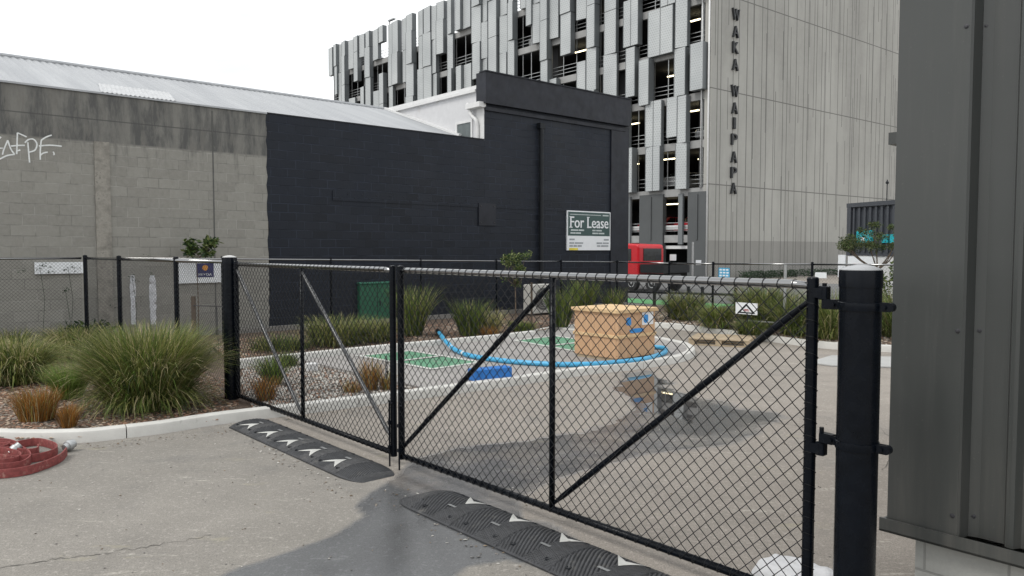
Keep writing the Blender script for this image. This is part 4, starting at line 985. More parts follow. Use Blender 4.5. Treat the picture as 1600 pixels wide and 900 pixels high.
# signs hung on the right fence
def fencesign(name, label, px, py, wpx, hpx, mat, extra=None, Y=None):
    seg = 2 if px > 1113 else 1; f = at_px_line(RF[seg], RF[seg + 1], px)
    if f > 1: seg = 3; f = at_px_line(RF[3], RF[4], px)
    a, b = RF[seg], RF[seg + 1]; p = a.lerp(b, f); d = (b - a).normalized(); n = Vector((d.y, -d.x, 0))
    if n.y > 0: n = -n
    if Y: p = Vector((0, Y, 0))
    c = at(px, py, p.y); ppm = 1200 * abs(d.x * p.y - p.x * d.y) / p.y ** 2; w, h = wpx / ppm, hpx * p.y / 1200
    o = c + n * .035 - d * w / 2 - Z * h / 2
    t = thing(name, label, 'sign', (c.x, c.y, c.z - h / 2)); mb = MB(); mb.box(o, d * w, n * .006, Z * h); mb.build('board', mat, t)
    mb = MB()
    for u_, v_ in ((.05, .9), (.95, .9)): mb.lathe(o + d * w * u_ + n * .006 + Z * h * v_, [(.008, 0), (.001, .004)], 6, n)
    mb.build('fixing', M['darksteel'], t)
    if extra: extra(t, o + n * .008, d * w, Z * h, n)
    return t
def tri(t, o, a, b, n):
    an, bn = a.normalized(), b.normalized(); P_ = lambda x, y: o + a * x + b * y
    mb = MB(); mb.k = 0
    # warning triangle outline
    A, B_, C = P_(.08, .08), P_(.92, .08), P_(.5, .95); ct = (A + B_ + C) / 3
    for p, q in ((A, B_), (B_, C), (C, A)): mb.sheet([p, q, q.lerp(ct, .38), p.lerp(ct, .38)])
    mb.build('triangle_mark', M['black_flat'], t); mb = MB()
    for y, x0, x1 in ((.27, .36, .64), (.38, .40, .60)): mb = MB(); mb.sheet([P_(x0, y), P_(x1, y), P_(x1, y + .07), P_(x0, y + .07)]); mb.build('text_line', M['redcar'], t)
def rows(t, o, a, b, n):
    for j, y in enumerate((.12, .42, .72)):
        for i in range(3): mb = MB(); x0 = .08 + .3 * i + .03 * (j % 2); mb.sheet([o + a * x0 + b * y, o + a * (x0 + .22) + b * y, o + a * (x0 + .22) + b * (y + .16), o + a * x0 + b * (y + .16)]); mb.build('text_line', M['signwhite'], t)
fencesign('warning_sign', 'white warning sign with a black triangle in front of the right grasses', 1168, 482, 24, 18, M['signwhite'], tri, Y=16.35)
wst = thing('sign_stake', 'thin dark stake holding the white warning sign', 'stake', at(1168, 482, 16.40) - Z * .62); q = at(1168, 482, 16.40)
mb = MB(); mb.tube([Vector((q.x, q.y, .1)), q], .012, 6); mb.build('stake', M['darksteel'], wst)
fencesign('notice_sign', 'sky blue notice with white text high on the right fence', 1133, 426, 17, 15, M['skyblue'], rows)
fencesign('notice_sign', 'small white notice near the top of the fence left of the thick bollard', 1284, 430, 18, 9, M['signwhite'])

# grey street post, low knee rail, other posts beyond the fence
p = gp(1225, 531); GPt = thing('street_post', 'slim galvanised post with a low arm among the grasses by the right fence', 'post', p)
mb = MB(); mb.tube([p, p + Z * 1.62], .035, 10); mb.build('pole', M['steel'], GPt, smooth=2)
mb = MB(); mb.tube([p + Z * .36, at(1145, 500, p.y + 1.4)], .02, 8); mb.build('arm', M['steel'], GPt, smooth=2)
KR = thing('knee_rail', 'low black rail on short posts at the edge of the street', 'railing', gp(1023, 480))
k0, k1 = gp(965, 479), gp(1170, 487)
mb = MB(); mb.tube([k0 + Z * .52, k1 + Z * .52], .04, 8); mb.build('rail', M['black_flat'], KR, smooth=True)
for px in (975, 1023, 1076, 1098, 1150):
    q = k0.lerp(k1, at_px_line(k0, k1, px)); mb = MB(); mb.tube([q, q + Z * .75], .055, 8); mb.build('post', M['black_flat'], KR, smooth=2)
p = gp(1082, 448); SP_ = thing('street_post', 'thin grey signpost standing in front of the dark car park pier', 'post', p)
mb = MB(); mb.tube([p, p + Z * 2.35], .05, 8); mb.build('pole', M['steel'], SP_, smooth=2)
mb = MB(); mb.box(p + Vector((.15, -.06, 1.15)), (.28, 0, 0), (0, .02, 0), (0, 0, .25)); mb.build('plate', M['signwhite'], SP_)

# ------------------------------------------------------------ truck and car on the street
TR = thing('flatbed_truck', 'bright red crew cab truck with a dark flat deck passing behind the black building', 'truck', (6.62, 36.45, 0.005), math.atan2(-U.y, -U.x))
def side_loft(mb, side, y0, y1): mb.loft([[Vector((x, y0, z)) for x, z in side], [Vector((x, y1, z)) for x, z in side]])
mb = MB(); side_loft(mb, [(.0, .62), (.0, 2.08), (.12, 2.2), (2.2, 2.26), (2.75, 2.12), (3.15, 1.35), (3.22, .9), (3.2, .48), (2.9, .48), (2.72, .86), (2.35, 1.0), (1.98, .86), (1.8, .55)], -.95, .95)
cab = mb.build('cab', M['red'], TR, local=True, bevel=.13); cab.modifiers['bv'].segments = 4
for sy in (-1, 1):
    y = .953 * sy
    for nm, q in (('window', [(.45, 1.42), (.45, 1.98), (.95, 2.0), (.95, 1.42)]), ('window', [(1.62, 1.42), (1.62, 2.02), (1.95, 2.03), (1.95, 1.36)]), ('window', [(2.05, 1.34), (2.05, 2.02), (2.55, 2.0), (2.95, 1.28)])):
        mb = MB(); mb.prism([Vector((x, y, z)) for x, z in (q if sy < 0 else q[::-1])], (0, .012 * sy, 0)); mb.build(nm, M['glass'], cab, local=True)
    mb = MB(); mb.box((1.35, y, 1.25), (.14, 0, 0), (0, .025 * sy, 0), (0, 0, .04)); mb.build('door_handle', M['black_flat'], cab, local=True)
    mb = MB(); mb.box((2.7, y - (0 if sy > 0 else .0), 1.9), (.1, 0, 0), (0, .2 * sy, 0), (0, 0, .3)); mb.build('mirror', M['black_flat'], cab, local=True)
mb = MB(); mb.add([(2.80, -.85, 2.08), (3.19, -.87, 1.36), (3.19, .87, 1.36), (2.80, .85, 2.08)], [(0, 1, 2, 3)]); mb.build('windscreen', M['glass'], cab, local=True)
mb = MB(); mb.prism([Vector((-.02, y, z)) for y, z in ((-.72, 1.42), (.62, 1.42), (.62, 2.0), (-.72, 2.0))], (.03, 0, 0)); mb.build('rear_window', M['glass'], cab, local=True)
mb = MB(); mb.box((-.05, -.9, 1.0), (-.10, 0, 0), (0, 1.8, 0), (0, 0, .26)); mb.tube([(-.1, -.75, 2.0), (-.1, -.75, 2.75)], .02, 6); mb.build('head_board', M['black_flat'], TR, local=True)
mb = MB(); mb.box((2.7, -.96, 1.08), (.35, 0, 0), (0, .02, 0), (0, 0, .1)); mb.build('indicator', M['yellow'], cab, local=True)
mb = MB(); mb.box((-1.45, -1.0, .88), (1.30, 0, 0), (0, 2.0, 0), (0, 0, .14)); mb.box((-1.45, -1.0, 1.02), (1.30, 0, 0), (0, .04, 0), (0, 0, .22)); mb.box((-1.45, .96, 1.02), (1.30, 0, 0), (0, .04, 0), (0, 0, .22)); mb.box((-1.45, -.95, 1.02), (.04, 0, 0), (0, 1.9, 0), (0, 0, .22)); mb.build('deck', M['black_flat'], TR, local=True)
mb = MB(); mb.box((-1.4, -.4, .55), (4.15, 0, 0), (0, .8, 0), (0, 0, .25)); mb.box((.95, -.85, .4), (.75, 0, 0), (0, .5, 0), (0, 0, .4)); mb.build('chassis', M['darksteel'], TR, local=True)
mb = MB(); mb.box((-.62, -1.08, 1.42), (.36, 0, 0), (0, .02, 0), (0, 0, .3)); mb.build('notice_plate', M['signwhite'], TR, local=True)
for x in (2.35, .45, -.75):
    for y in (-.82, .82):
        mb = MB(); mb.lathe((x, y, .37), [(.2, -.12), (.34, -.13), (.37, -.08), (.37, .08), (.34, .13), (.2, .12)], 20, (0, 1, 0)); w_ = mb.build('wheel', M['tyre'], TR, local=True, smooth=2)
        mb = MB(); mb.lathe((x, y, .37), [(.2, -.10), (.19, -.125), (.08, -.11), (.001, -.14)] if y < 0 else [(.001, .14), (.08, .11), (.19, .125), (.2, .10)][::-1], 16, (0, 1, 0)); mb.build('rim', M['steel'], w_, local=True, smooth=2)
hr = random.Random(31)
for i, (s0, s1) in enumerate(((2.2, 9.0), (9.6, 19.5))):
    mb = MB()
    for _ in range(1500):
        q = CW + CV * hr.uniform(s0, s1) + NC * hr.uniform(.7, 1.3) + Z * hr.uniform(.05, .5)
        a = Vector((hr.gauss(0, 1), hr.gauss(0, 1), hr.gauss(0, 1))).normalized(); b = a.orthogonal().normalized(); w_ = hr.uniform(.08, .18)
        mb.add([q, q + a * w_ * .5 + b * w_ * .3, q + a * w_, q + a * w_ * .5 - b * w_ * .3], [(0, 1, 2, 3)])
    tag(mb.build('low_hedge', [LF2]), 'dark low hedge at the foot of the concrete end wall, %s' % ('nearer the building corner', 'longer one farther right')[i], 'hedge', 'low hedges under the concrete wall')

# ------------------------------------------------------------ crate, hose, block, pallet, sheet, bag
cp = gp(966, 566, .10); CL, CWd = 1.0, .95
CR = thing('plywood_crate', 'two-tier plywood crate with a blue painted face and a white paper, on the parking pad', 'crate', cp + Vector((-.05, .6, 0)), math.atan2(V.y, V.x))
def cpt(a, b, z): return cp + V * a - U * b + Z * z             # a along right face, b along left face
mb = MB()
for z0, z1 in ((.05, .385), (.44, .80)): mb.box(cpt(0, 0, z0), V * CWd, -U * CL, Z * (z1 - z0))
mb.build('panel', M['ply'], CR, bevel=.004)
for z0, h, e in ((.385, .055, .022), (.80, .06, .045)):
    mb = MB(); mb.box(cpt(-e, -e, z0), V * (CWd + 2 * e), -U * (CL + 2 * e), Z * h); mb.build('batten_frame' if z0 < .6 else 'lid', M['batten'], CR, bevel=.006)
mb = MB()
for k in (.0, .40, .80): mb.box(cpt(.02 + k, .03, 0), V * .12, -U * (CL - .06), Z * .05)
mb.build('runner', M['palletwood'], CR)
for a_, z_ in [(.03, z) for z in (.09, .35, .48, .76)] + [(.92, z) for z in (.09, .35, .48, .76)] + [(.47, z) for z in (.09, .35, .76)]:
    mb = MB(); mb.lathe(cpt(a_, -.0005, z_), [(.008, 0), (.007, .002), (.001, .0025)], 6, U); mb.build('nail_head', M['darksteel'], CR)
    mb = MB(); mb.lathe(cpt(-.0005, a_ * 1.05, z_), [(.008, 0), (.007, .002), (.001, .0025)], 6, -V); mb.build('nail_head', M['darksteel'], CR)
mb = MB(); mb.sheet([cpt(.60, -.004, .575), cpt(.90, -.004, .575), cpt(.90, -.004, .79), cpt(.60, -.004, .79)]); mb.build('paper', M['signwhite'], CR)
def blob(mb, a0, a1, z0, z1, off, r):
    n = 22; mb.sheet([cpt((a0 + a1) / 2 + (a1 - a0) / 2 * (math.copysign(abs(math.cos(x)) ** .7, math.cos(x)) + r.uniform(-.1, .1)), off, (z0 + z1) / 2 + (z1 - z0) / 2 * (math.copysign(abs(math.sin(x)) ** .7, math.sin(x)) + r.uniform(-.1, .1))) for x in (2 * math.pi * i / n for i in range(n))])
mb = MB(); r_ = random.Random(3); blob(mb, .19, .32, .585, .725, -.0045, r_); blob(mb, .64, .76, .61, .75, -.0075, r_); blob(mb, .27, .66, .455, .53, -.0045, r_); mb.build('painted_face', M['bluepaint'], CR)

hp = [gp(686, 520, .20), gp(692, 528, .24), gp(700, 537, .22), gp(712, 547, .15), gp(740, 557, .14), gp(800, 565, .14), gp(860, 569, .14), gp(900, 569.5, .14), gp(940, 568, .14), gp(1000, 562, .14), gp(1028, 555, .14), gp(1040, 549, .14), gp(1037, 544, .14), gp(1022, 542.5, .14), gp(1000, 544, .14), gp(975, 548, .14)]
HS = thing('water_hose', 'thick sky blue hose lying across the pad and curling round the crate', 'hose', hp[5])
hs_ = smoothpts(hp, 6); mb = MB(); mb.tube(hs_, .042, 12); mb.build('hose', M['bluehose'], HS, smooth=True)
mb = MB(); mb.tube([hp[0] + (hp[0] - hp[1]) * .4 , hp[0]], .055, 10); mb.build('end_fitting', M['black_flat'], HS, smooth=2)
mb = MB()
for i in (9, 15, 21): mb.tube([hs_[i], hs_[i].lerp(hs_[i + 1], .5)], .0445, 12)
mb.build('tape_bands', M['white'], HS, smooth=2)

a_, b_p = gp(735, 597, .10), gp(795, 591, .10); d_ = (b_p - a_).normalized()
BK = MB(); BK.cbox((a_ + b_p) / 2 + Vector((0, .1, 0)), (b_p - a_).length, .20, .165, math.atan2(d_.y, d_.x), .012)
tag(BK.build('plastic_block', M['blue'], smooth=False), 'blue oblong plastic block lying on the pad edge in front of the hose', 'block')

pc = gp(1138, 541); ang = math.atan2(-.45, 1)
PL = thing('wooden_pallet', 'weathered wooden pallet lying flat against the far kerb', 'pallet', (pc.x, pc.y + .45, 0), ang)
mb = MB()
for i in range(7): mb.box((-.6, -.5 + i * .148, .12), (1.2, 0, 0), (0, .11, 0), (0, 0, .022))
mb.build('top_boards', M['palletwood'], PL, local=True)
mb = MB()
for x in (-.6, -.06, .5):
    for y in (-.49, -.05, .39): mb.box((x, y, .022), (.12, 0, 0), (0, .1, 0), (0, 0, .0975))
for y in (-.5, -.06, .4): mb.box((-.6, y, 0), (1.2, 0, 0), (0, .1, 0), (0, 0, .021))
mb.build('blocks', M['palletwood'], PL, local=True)
q = [gp(1262, 568), gp(1300, 573), gp(1420, 576), gp(1420, 560), gp(1300, 557)]
mb = MB(); mb.prism([Vector((p.x, p.y, .006)) for p in q], Z * .02); tag(mb.build('metal_sheet', M['plate']), 'pale flat sheet lying on the asphalt behind the thick bollard', 'sheet')

# white bag by the gate foot
bc = gp(1247, 925); mb = MB(); rg = random.Random(5); nu, nv = 44, 22; rings = []
for j in range(nv):
    th = j / (nv - 1) * math.pi / 2; ring = []
    for i in range(nu):
        ph = 2 * math.pi * i / nu; sx = abs(math.cos(ph)) ** .6 * math.copysign(1, math.cos(ph)); sy = abs(math.sin(ph)) ** .6 * math.copysign(1, math.sin(ph))
        w_ = math.cos(th) ** .35 if j < nv - 1 else .02
        p = Vector((sx * .30 * w_, sy * .19 * w_, .17 * math.sin(th) ** .8)); k = mnoise.noise(p * 9 + Vector((4, 1, 2))) * .04 + mnoise.noise(p * 17) * .012
        p = p * .86 * (1 + k * 2.0) + Vector((0, 0, abs(k) * .6)); ring.append(bc + U * p.x + V * p.y + Z * (p.z + .002))
    rings.append(ring)
mb.loft(rings); tag(mb.build('sand_bag', M['bag'], smooth=True), 'crumpled white bag on the ground at the foot of the gate beside the bollard', 'bag')

# ------------------------------------------------------------ red flat fire hoses, lower left
def ribbon(mb, P_, h, th, z=0.004):
    rings = []; n = len(P_)
    for i, p in enumerate(P_):
        a, b = P_[max(0, i - 1)], P_[min(n - 1, i + 1)]; d = Vector((b.x - a.x, b.y - a.y, 0)).normalized(); nn = Vector((-d.y, d.x, 0))
        q = Vector((p.x, p.y, z + (p.z if p.z else 0)))
        rings.append([q - nn * th, q + nn * th, q + nn * th * 1.15 + Z * h * .5, q + nn * th * .7 + Z * h, q - nn * th * .7 + Z * h, q - nn * th * 1.15 + Z * h * .5])
    mb.loft(rings)
def coupling(mb, c, ax, r=.05):
    mb.lathe(c, [(r * .75, -.04), (r * .8, -.01), (r * 1.15, -.005), (r * 1.2, .03), (r, .035), (r * .95, .07), (r * .6, .072)], 18, ax)
gq = lambda L: [Vector((q.x, q.y, 0)) for q in (gp(x, y) for x, y in L)]
HA = thing('fire_hose', 'nearer flat red fire hose, loosely coiled, its end reaching right with a grey coupling', 'hose', gp(30, 735), 0, 'red fire hoses on the ground')
mb = MB(); P_ = smoothpts(gq([(104, 712), (95, 722), (72, 733), (40, 743), (0, 748), (-50, 748), (-95, 738), (-100, 722), (-60, 708), (-5, 703), (32, 709), (48, 721), (36, 733), (0, 738), (-50, 737), (-78, 727), (-58, 716), (-10, 711), (22, 715), (33, 722), (18, 729), (-15, 731), (-45, 728), (-40, 720), (-10, 717)]), 7)
ribbon(mb, P_, .075, .008); mb.build('hose', M['hose'], HA, smooth=2)
mb = MB(); e = gp(106, 706); coupling(mb, Vector((e.x, e.y, .055)), Vector((.3, .9, .2)), .044); mb.build('coupling', M['steel'], HA, smooth=2)
HB = thing('fire_hose', 'farther flat red fire hose, wide open loop with a tight roll against the kerb', 'hose', gp(30, 712), 0, 'red fire hoses on the ground')
mb = MB(); P_ = smoothpts(gq([(60, 706), (58, 712), (42, 714), (26, 712), (24, 704), (40, 699), (62, 697), (84, 703), (89, 710), (78, 717), (50, 723), (10, 724), (-30, 715), (-45, 707), (-25, 700), (5, 697), (25, 702), (22, 709), (0, 711), (-22, 710), (-30, 704), (-12, 701), (6, 701), (15, 703), (8, 708), (-8, 708)]), 7)
ribbon(mb, P_, .075, .008); mb.build('hose', M['hose'], HB, smooth=2)
mb = MB(); e = gp(22, 712); coupling(mb, Vector((e.x, e.y, .05)), Vector((.5, .6, .6)), .042); mb.build('coupling', M['steel'], HB, smooth=2)

# ------------------------------------------------------------ rubber speed humps
H0 = gp(356, 668)
def hump(name, label, t0, nmod, ml, wd, hh, caps, farface, arrows_near):
    SC, RBH, RP = (.005, .002, .022) if arrows_near else (.013, .0032, .028)
    # local frame: x along U from t0, y across (V)
    t = thing(name, label, 'speed hump', H0 + U * t0, math.atan2(U.y, U.x), 'rubber speed humps before the gate'); L_ = nmod * ml; x0, x1 = -caps[0], L_ + caps[1]
    xs_ = np.arange(x0, x1 + .001, .0055); ys_ = np.linspace(0, wd, 92); vs = []
    for x in xs_:
        e = 1.0
        if x < 0: e = max(0, 1 - (x / -x0) ** 2) if x0 < 0 else 1
        if x > L_: e = max(0, 1 - ((x - L_) / caps[1]) ** 2)
        shrink = e ** .5 if (x < 0 or x > L_) else 1  # caps narrow to their rounded ends
        for y in ys_:
            yy = wd / 2 + (y - wd / 2) * (.55 + .45 * shrink)
            v = y / wd; arch = hh * math.sin(math.pi * min(1, max(0, v))) ** .8
            arch = min(arch, hh * .93) * e
            m = (x / ml) % 1.0; k = abs(m - .5) * 2
            scal = (SC * math.cos(2 * math.pi * m)) * math.sin(math.pi * v) * e
            ph = (x * (1 if m < .5 else -1) + v * wd * .55) / RP
            rib = RBH * (1 if (ph % 1) < .55 else -1) * (1 if .03 < v < .97 else 0) * min(1, e * 3)
            seam = -.006 if (m < .02 or m > .98) and 0 <= x <= L_ else 0
            vs.append((x, yy, max(.002, .012 * e + arch + scal + rib + seam)))
    nY = len(ys_); fs = [(i * nY + j, (i + 1) * nY + j, (i + 1) * nY + j + 1, i * nY + j + 1) for i in range(len(xs_) - 1) for j in range(nY - 1)]
    b = len(vs); edge = [i * nY for i in range(len(xs_))] + [(len(xs_) - 1) * nY + j for j in range(1, nY)] + [i * nY + nY - 1 for i in range(len(xs_) - 2, -1, -1)] + [j for j in range(nY - 2, 0, -1)]
    for i in edge: vs.append((vs[i][0], vs[i][1], 0))
    n = len(edge); fs += [(edge[i], b + i, b + (i + 1) % n, edge[(i + 1) % n])[::-1] for i in range(n)]
    mb = MB(); mb.add(vs, fs); mb.build('ramp', M['rubber'], t, local=True)
    def zof(x, v):
        m = (x / ml) % 1.0; return .012 + min(hh * math.sin(math.pi * v) ** .8, hh * .93) + SC * math.cos(2 * math.pi * m) * math.sin(math.pi * v)
    for i in range(nmod):
        xc = (i + .5) * ml; mb = MB()
        pts = [(-.095, .10), (-.075, .20), (.03, .33), (.075, .47), (.055, .30), (.10, .22), (.045, .22), (.0, .24)] if arrows_near else None
        def ar(x, v): return Vector((xc + x, v * wd, zof(xc + x, v) + .0055))
        # arrow head: a chevron pointing across the hump
        sgn_, v0, v1 = (1, .13, .50) if arrows_near else (-1, .97, .62)
        tip, l_, r_2, nk = (0.03, v1), (-.125, v0), (.115, v0), (0.0, v0 + (v1 - v0) * .40)
        def sub(a, b_, n=5): return [(a[0] + (b_[0] - a[0]) * i / n, a[1] + (b_[1] - a[1]) * i / n) for i in range(n + 1)]
        for A_, B_ in ((sub(l_, tip), sub(nk, tip)), (sub(nk, tip), sub(r_2, tip))):
            vv = [ar(*p) for p in A_] + [ar(*p) for p in B_]; n_a = len(A_)
            ff = [(k, n_a + k, n_a + k + 1, k + 1) if sgn_ > 0 else (k, k + 1, n_a + k + 1, n_a + k) for k in range(n_a - 1)]
            mb.add(vv, ff)
        mb.build('arrow', M['arrow'], t, local=True)
        mb = MB(); mb.sheet([ar(-.05, .54), ar(.05, .54), ar(.05, .60), ar(-.05, .60)]) if arrows_near else mb.sheet([ar(-.045, .40), ar(.045, .40), ar(.045, .45), ar(-.045, .45)])
        mb.build('reflector', simple('reflector_grey', (.20, .205, .205), .4), t, local=True)
        for xb, vb in ((-.16, .16), (.16, .16), (-.16, .86), (.16, .86)):
            mb = MB(); z = zof(xc + xb, vb); mb.lathe((xc + xb, vb * wd, z - .004), [(.020, 0), (.020, .0085), (.013, .009), (.012, .004), (.001, .004)], 12); mb.build('bolt', M['black_flat'], t, local=True)
    return t
hump('speed_hump', 'black rubber speed hump with five white chevrons, touching the white kerb', .03, 5, .475, .47, .050, (.0, .34), False, True)
hump('speed_hump', 'black rubber speed hump nearest the viewer, lying in the wet patch', 3.56, 6, .50, .50, .046, (.26, .24), True, False)

# ------------------------------------------------------------ plants
def blades(mb, c, r0, h, reach, n, rng, mats=4, w=.010, droop=1.0, flat=0, seg=6, weights=None):
    c = Vector(c); wts = weights or [1] * mats
    for _ in range(n):
        a = rng.uniform(0, 2 * math.pi); q = math.sqrt(rng.random()) * r0; b = c + Vector((math.cos(a) * q, math.sin(a) * q, 0))
        a2 = a + rng.gauss(0, .55); lean = rng.random(); ln = rng.uniform(.65, 1.1)
        th = (.05 + (.22 + .42 * droop) * lean) * rng.uniform(.8, 1.2); bend = (.3 + 1.75 * lean) * droop * rng.uniform(.7, 1.25)
        Lb = math.hypot(h, reach * lean) * ln * (1 + .25 * droop * lean); tw = rng.uniform(-.6, .6); ww = w * rng.uniform(.6, 1.3)
        d = Vector((math.cos(a2), math.sin(a2), 0)); pn = Vector((-d.y, d.x, 0)); sd_ = (pn * math.cos(tw) + d * math.sin(tw)).normalized(); vs = []
        x = z = 0.0; st = Lb / seg; curl = rng.gauss(0, .12)
        for i in range(seg + 1):
            t = i / seg; p = b + d * x + Z * max(.008, z) + pn * (curl * t * t * h)
            wi = ww * (1 - t ** 2) * .5 + .0008; vs += [p - sd_ * wi, p + sd_ * wi]
            ang_ = th + bend * t ** 2.0; x += math.sin(ang_) * st; z += math.cos(ang_) * st
        mi = rng.choices(range(len(wts)), wts)[0]
        mb.add(vs, [(2 * i, 2 * i + 1, 2 * i + 3, 2 * i + 2) for i in range(seg)], mi)
GRM = [G1, G2, G3, G4, G5]; ORM = [OR1, OR2, G3, G2]
def tussock(label, c, r0, h, reach, n, seed, mats=GRM, wts=(4, 4.5, 1.8, 2.2, .8), w=.010, droop=1.0, name='grass_tussock', cat='ornamental grass', group='ornamental grass clumps', skirt=.35):
    rng = random.Random(seed); mb = MB(); skirt = skirt if droop > .8 else 0; blades(mb, c, r0, h, reach, n, rng, w=w, droop=droop, weights=list(wts))
    if skirt: blades(mb, c, r0 * 1.1, h * .55, reach * 1.1, int(n * skirt), rng, w=w, droop=1.75, weights=list(wts))
    o = tag(mb.build(name, mats), label, cat, group); return o
def bp(px, py, z=.06): return gp(px, py, z)
# front left bed
tussock('very large arching grass clump beside the thick gate post', bp(231, 636), .36, .96, .20, 6500, 1, w=.009, wts=(4.5, 5, 2.0, 2.4, 1.2), droop=.84)
tussock('big arching grass clump cut by the left edge of the photo', bp(22, 598), .34, .62, .55, 2800, 2, w=.009, wts=(3, 4.5, 2.4, 2.4, .3))
tussock('straw tinged grass clump behind the fresh green one, below the fence corner', bp(118, 560), .30, .55, .55, 1500, 3, wts=(3, 4, 2, 2, .3))
tussock('small fresh green upright grass between two large arching clumps', bp(108, 622), .15, .42, .22, 900, 4, wts=(2, 1, .2, .3, 5), w=.007, droop=.6)
tussock('low orange sedge tuft at the kerb, wider one left of two', bp(58, 656), .17, .34, .10, 800, 5, ORM, (4, 3, .6, 1.0), w=.006, droop=.4, name='orange_sedge', cat='sedge', group='orange sedge tufts')
tussock('small narrow orange sedge tuft by the kerb, left of the very large grass', bp(107, 668), .07, .24, .05, 320, 6, ORM, (4, 4, .3, .3), w=.006, droop=.3, name='orange_sedge', cat='sedge', group='orange sedge tufts')
tussock('pale thin grass tuft behind the large left clump', bp(20, 560), .2, .5, .3, 600, 7, wts=(3, 4, 1.5, 1, .3), droop=.6)
# gravel bed behind the far gate leaf
tussock('bright green grass tuft in the gravel behind the far gate leaf', bp(427, 602), .10, .42, .18, 420, 11, wts=(3, 2, .3, 1, 4), w=.007, droop=.7)
tussock('rusty orange sedge in the gravel right behind the gate post', bp(415, 626), .10, .30, .10, 260, 12, ORM, (4, 3, .5, .8), w=.006, droop=.4, name='orange_sedge', cat='sedge', group='orange sedge tufts')
tussock('tall orange sedge at the pad edge, left of the meeting gate stiles', bp(580, 610), .08, .42, .10, 260, 13, ORM, (4, 2, 1.2, 2), w=.006, droop=.3, name='orange_sedge', cat='sedge', group='orange sedge tufts')
tussock('olive sedge tuft half hidden by the meeting gate stiles', bp(603, 610), .07, .28, .08, 160, 14, ORM, (2, 3, .6, 3), w=.006, droop=.4, name='orange_sedge', cat='sedge', group='orange sedge tufts')
tussock('low brown sedge tuft in the gravel left of the tall orange one', bp(550, 614), .12, .16, .12, 140, 15, ORM, (3, 3, 1, 1), w=.006, droop=.5, name='orange_sedge', cat='sedge', group='orange sedge tufts')
tussock('dark low grass tuft by the back kerb behind the far gate leaf', bp(447, 572), .14, .22, .16, 350, 16, wts=(3, 1, .1, 5, .2), w=.007)
# back bed
tussock('broad grass clump before the green cabinet, left one', bp(525, 538, .13), .42, 0.56, 0.45, 1050, 21, w=.011, wts=(3, 5, 1.6, 3, .4))
tussock('broad grass clump before the green cabinet, right one', bp(585, 532, .13), .36, 0.45, 0.41, 840, 22, w=.011, wts=(3, 5, 1.6, 3, .4))
tussock('dark low grasses along the foot of the black wall, left of the broad clumps', bp(440, 546, .13), .5, 0.27, 0.27, 560, 23, w=.01, wts=(3, 2, .4, 5, .1))
tussock('tall spiky grass behind the meeting gate stiles', bp(645, 524, .13), .20, 1.01, 0.50, 630, 24, w=.014, droop=.35, wts=(4, 3, .8, 4, .5))
tussock('dark spiky flax clump right of the blue hose end', bp(735, 524, .13), .22, 0.70, 0.45, 630, 25, w=.016, droop=.35, wts=(4, 2, .4, 5, .4))
tussock('straw coloured grass beside the dark flax near the hose', bp(768, 520, .13), .15, 0.54, 0.27, 350, 26, w=.010, wts=(1, 4, 3, 1, .1))
tussock('rust brown sedge at the back kerb below the straw coloured grass', bp(764, 525, .13), .15, 0.23, 0.14, 244, 27, ORM, (4, 3, 1, .6), w=.008, name='orange_sedge', cat='sedge', group='orange sedge tufts')
tussock('spiky flax between the air conditioner and the crate', bp(876, 511, .13), .18, 0.88, 0.43, 489, 28, w=.018, droop=.3, wts=(5, 2, .3, 4, .6))
tussock('tall thin flax against the black wall behind the crate', bp(912, 498, .13), .18, 0.99, 0.63, 420, 29, w=.018, droop=.25, wts=(5, 2, .5, 4, .6))
tussock('thin flax at the right end of the black wall behind the crate', bp(957, 498, .13), .16, 0.77, 0.50, 315, 30, w=.016, droop=.3, wts=(4, 2, .4, 5, .4))
tussock('low green plants along the kerb in front of the air conditioner', bp(815, 517, .13), .25, 0.23, 0.23, 350, 31, w=.014, wts=(4, 2, .2, 4, .5))
# right bed
tussock('wide olive grass just right of the crate, along the fence', bp(1070, 499, .13), 0.32, .72, .55, 1300, 41, w=.011, wts=(4, 4, 1, 4, .3))
tussock('pale green grass spilling over the kerb above the pallet', bp(1120, 512, .13), 0.25, .56, .5, 1200, 42, w=.010, wts=(4, 4, 1.4, 2, 1))
tussock('large rounded grass clump behind the warning sign', bp(1195, 511, .13), 0.41, 1.05, .65, 1900, 43, w=.011, wts=(4, 4.5, 1.2, 4, .3))
tussock('tall dark grass behind the upper end of the gate brace', bp(1245, 523, .13), 0.29, .86, .45, 1100, 44, w=.011, wts=(4, 3, .6, 5, .2))
tussock('grass clump seen between the gate stile and the bollard', bp(1298, 529, .13), 0.27, .98, .40, 1200, 45, w=.010, wts=(4, 4, 1, 3, .5))
tussock('grass clump showing right of the bollard beside the metal clad building', bp(1405, 526, .13), 0.32, 1.1, .45, 1100, 46, w=.010, wts=(4, 4, .6, 3, 1.5))
tussock('low dark grass by the kerb between the warning sign and the brace', bp(1170, 523, .13), 0.22, .34, .3, 600, 47, w=.010, wts=(4, 2, .6, 5, .2))

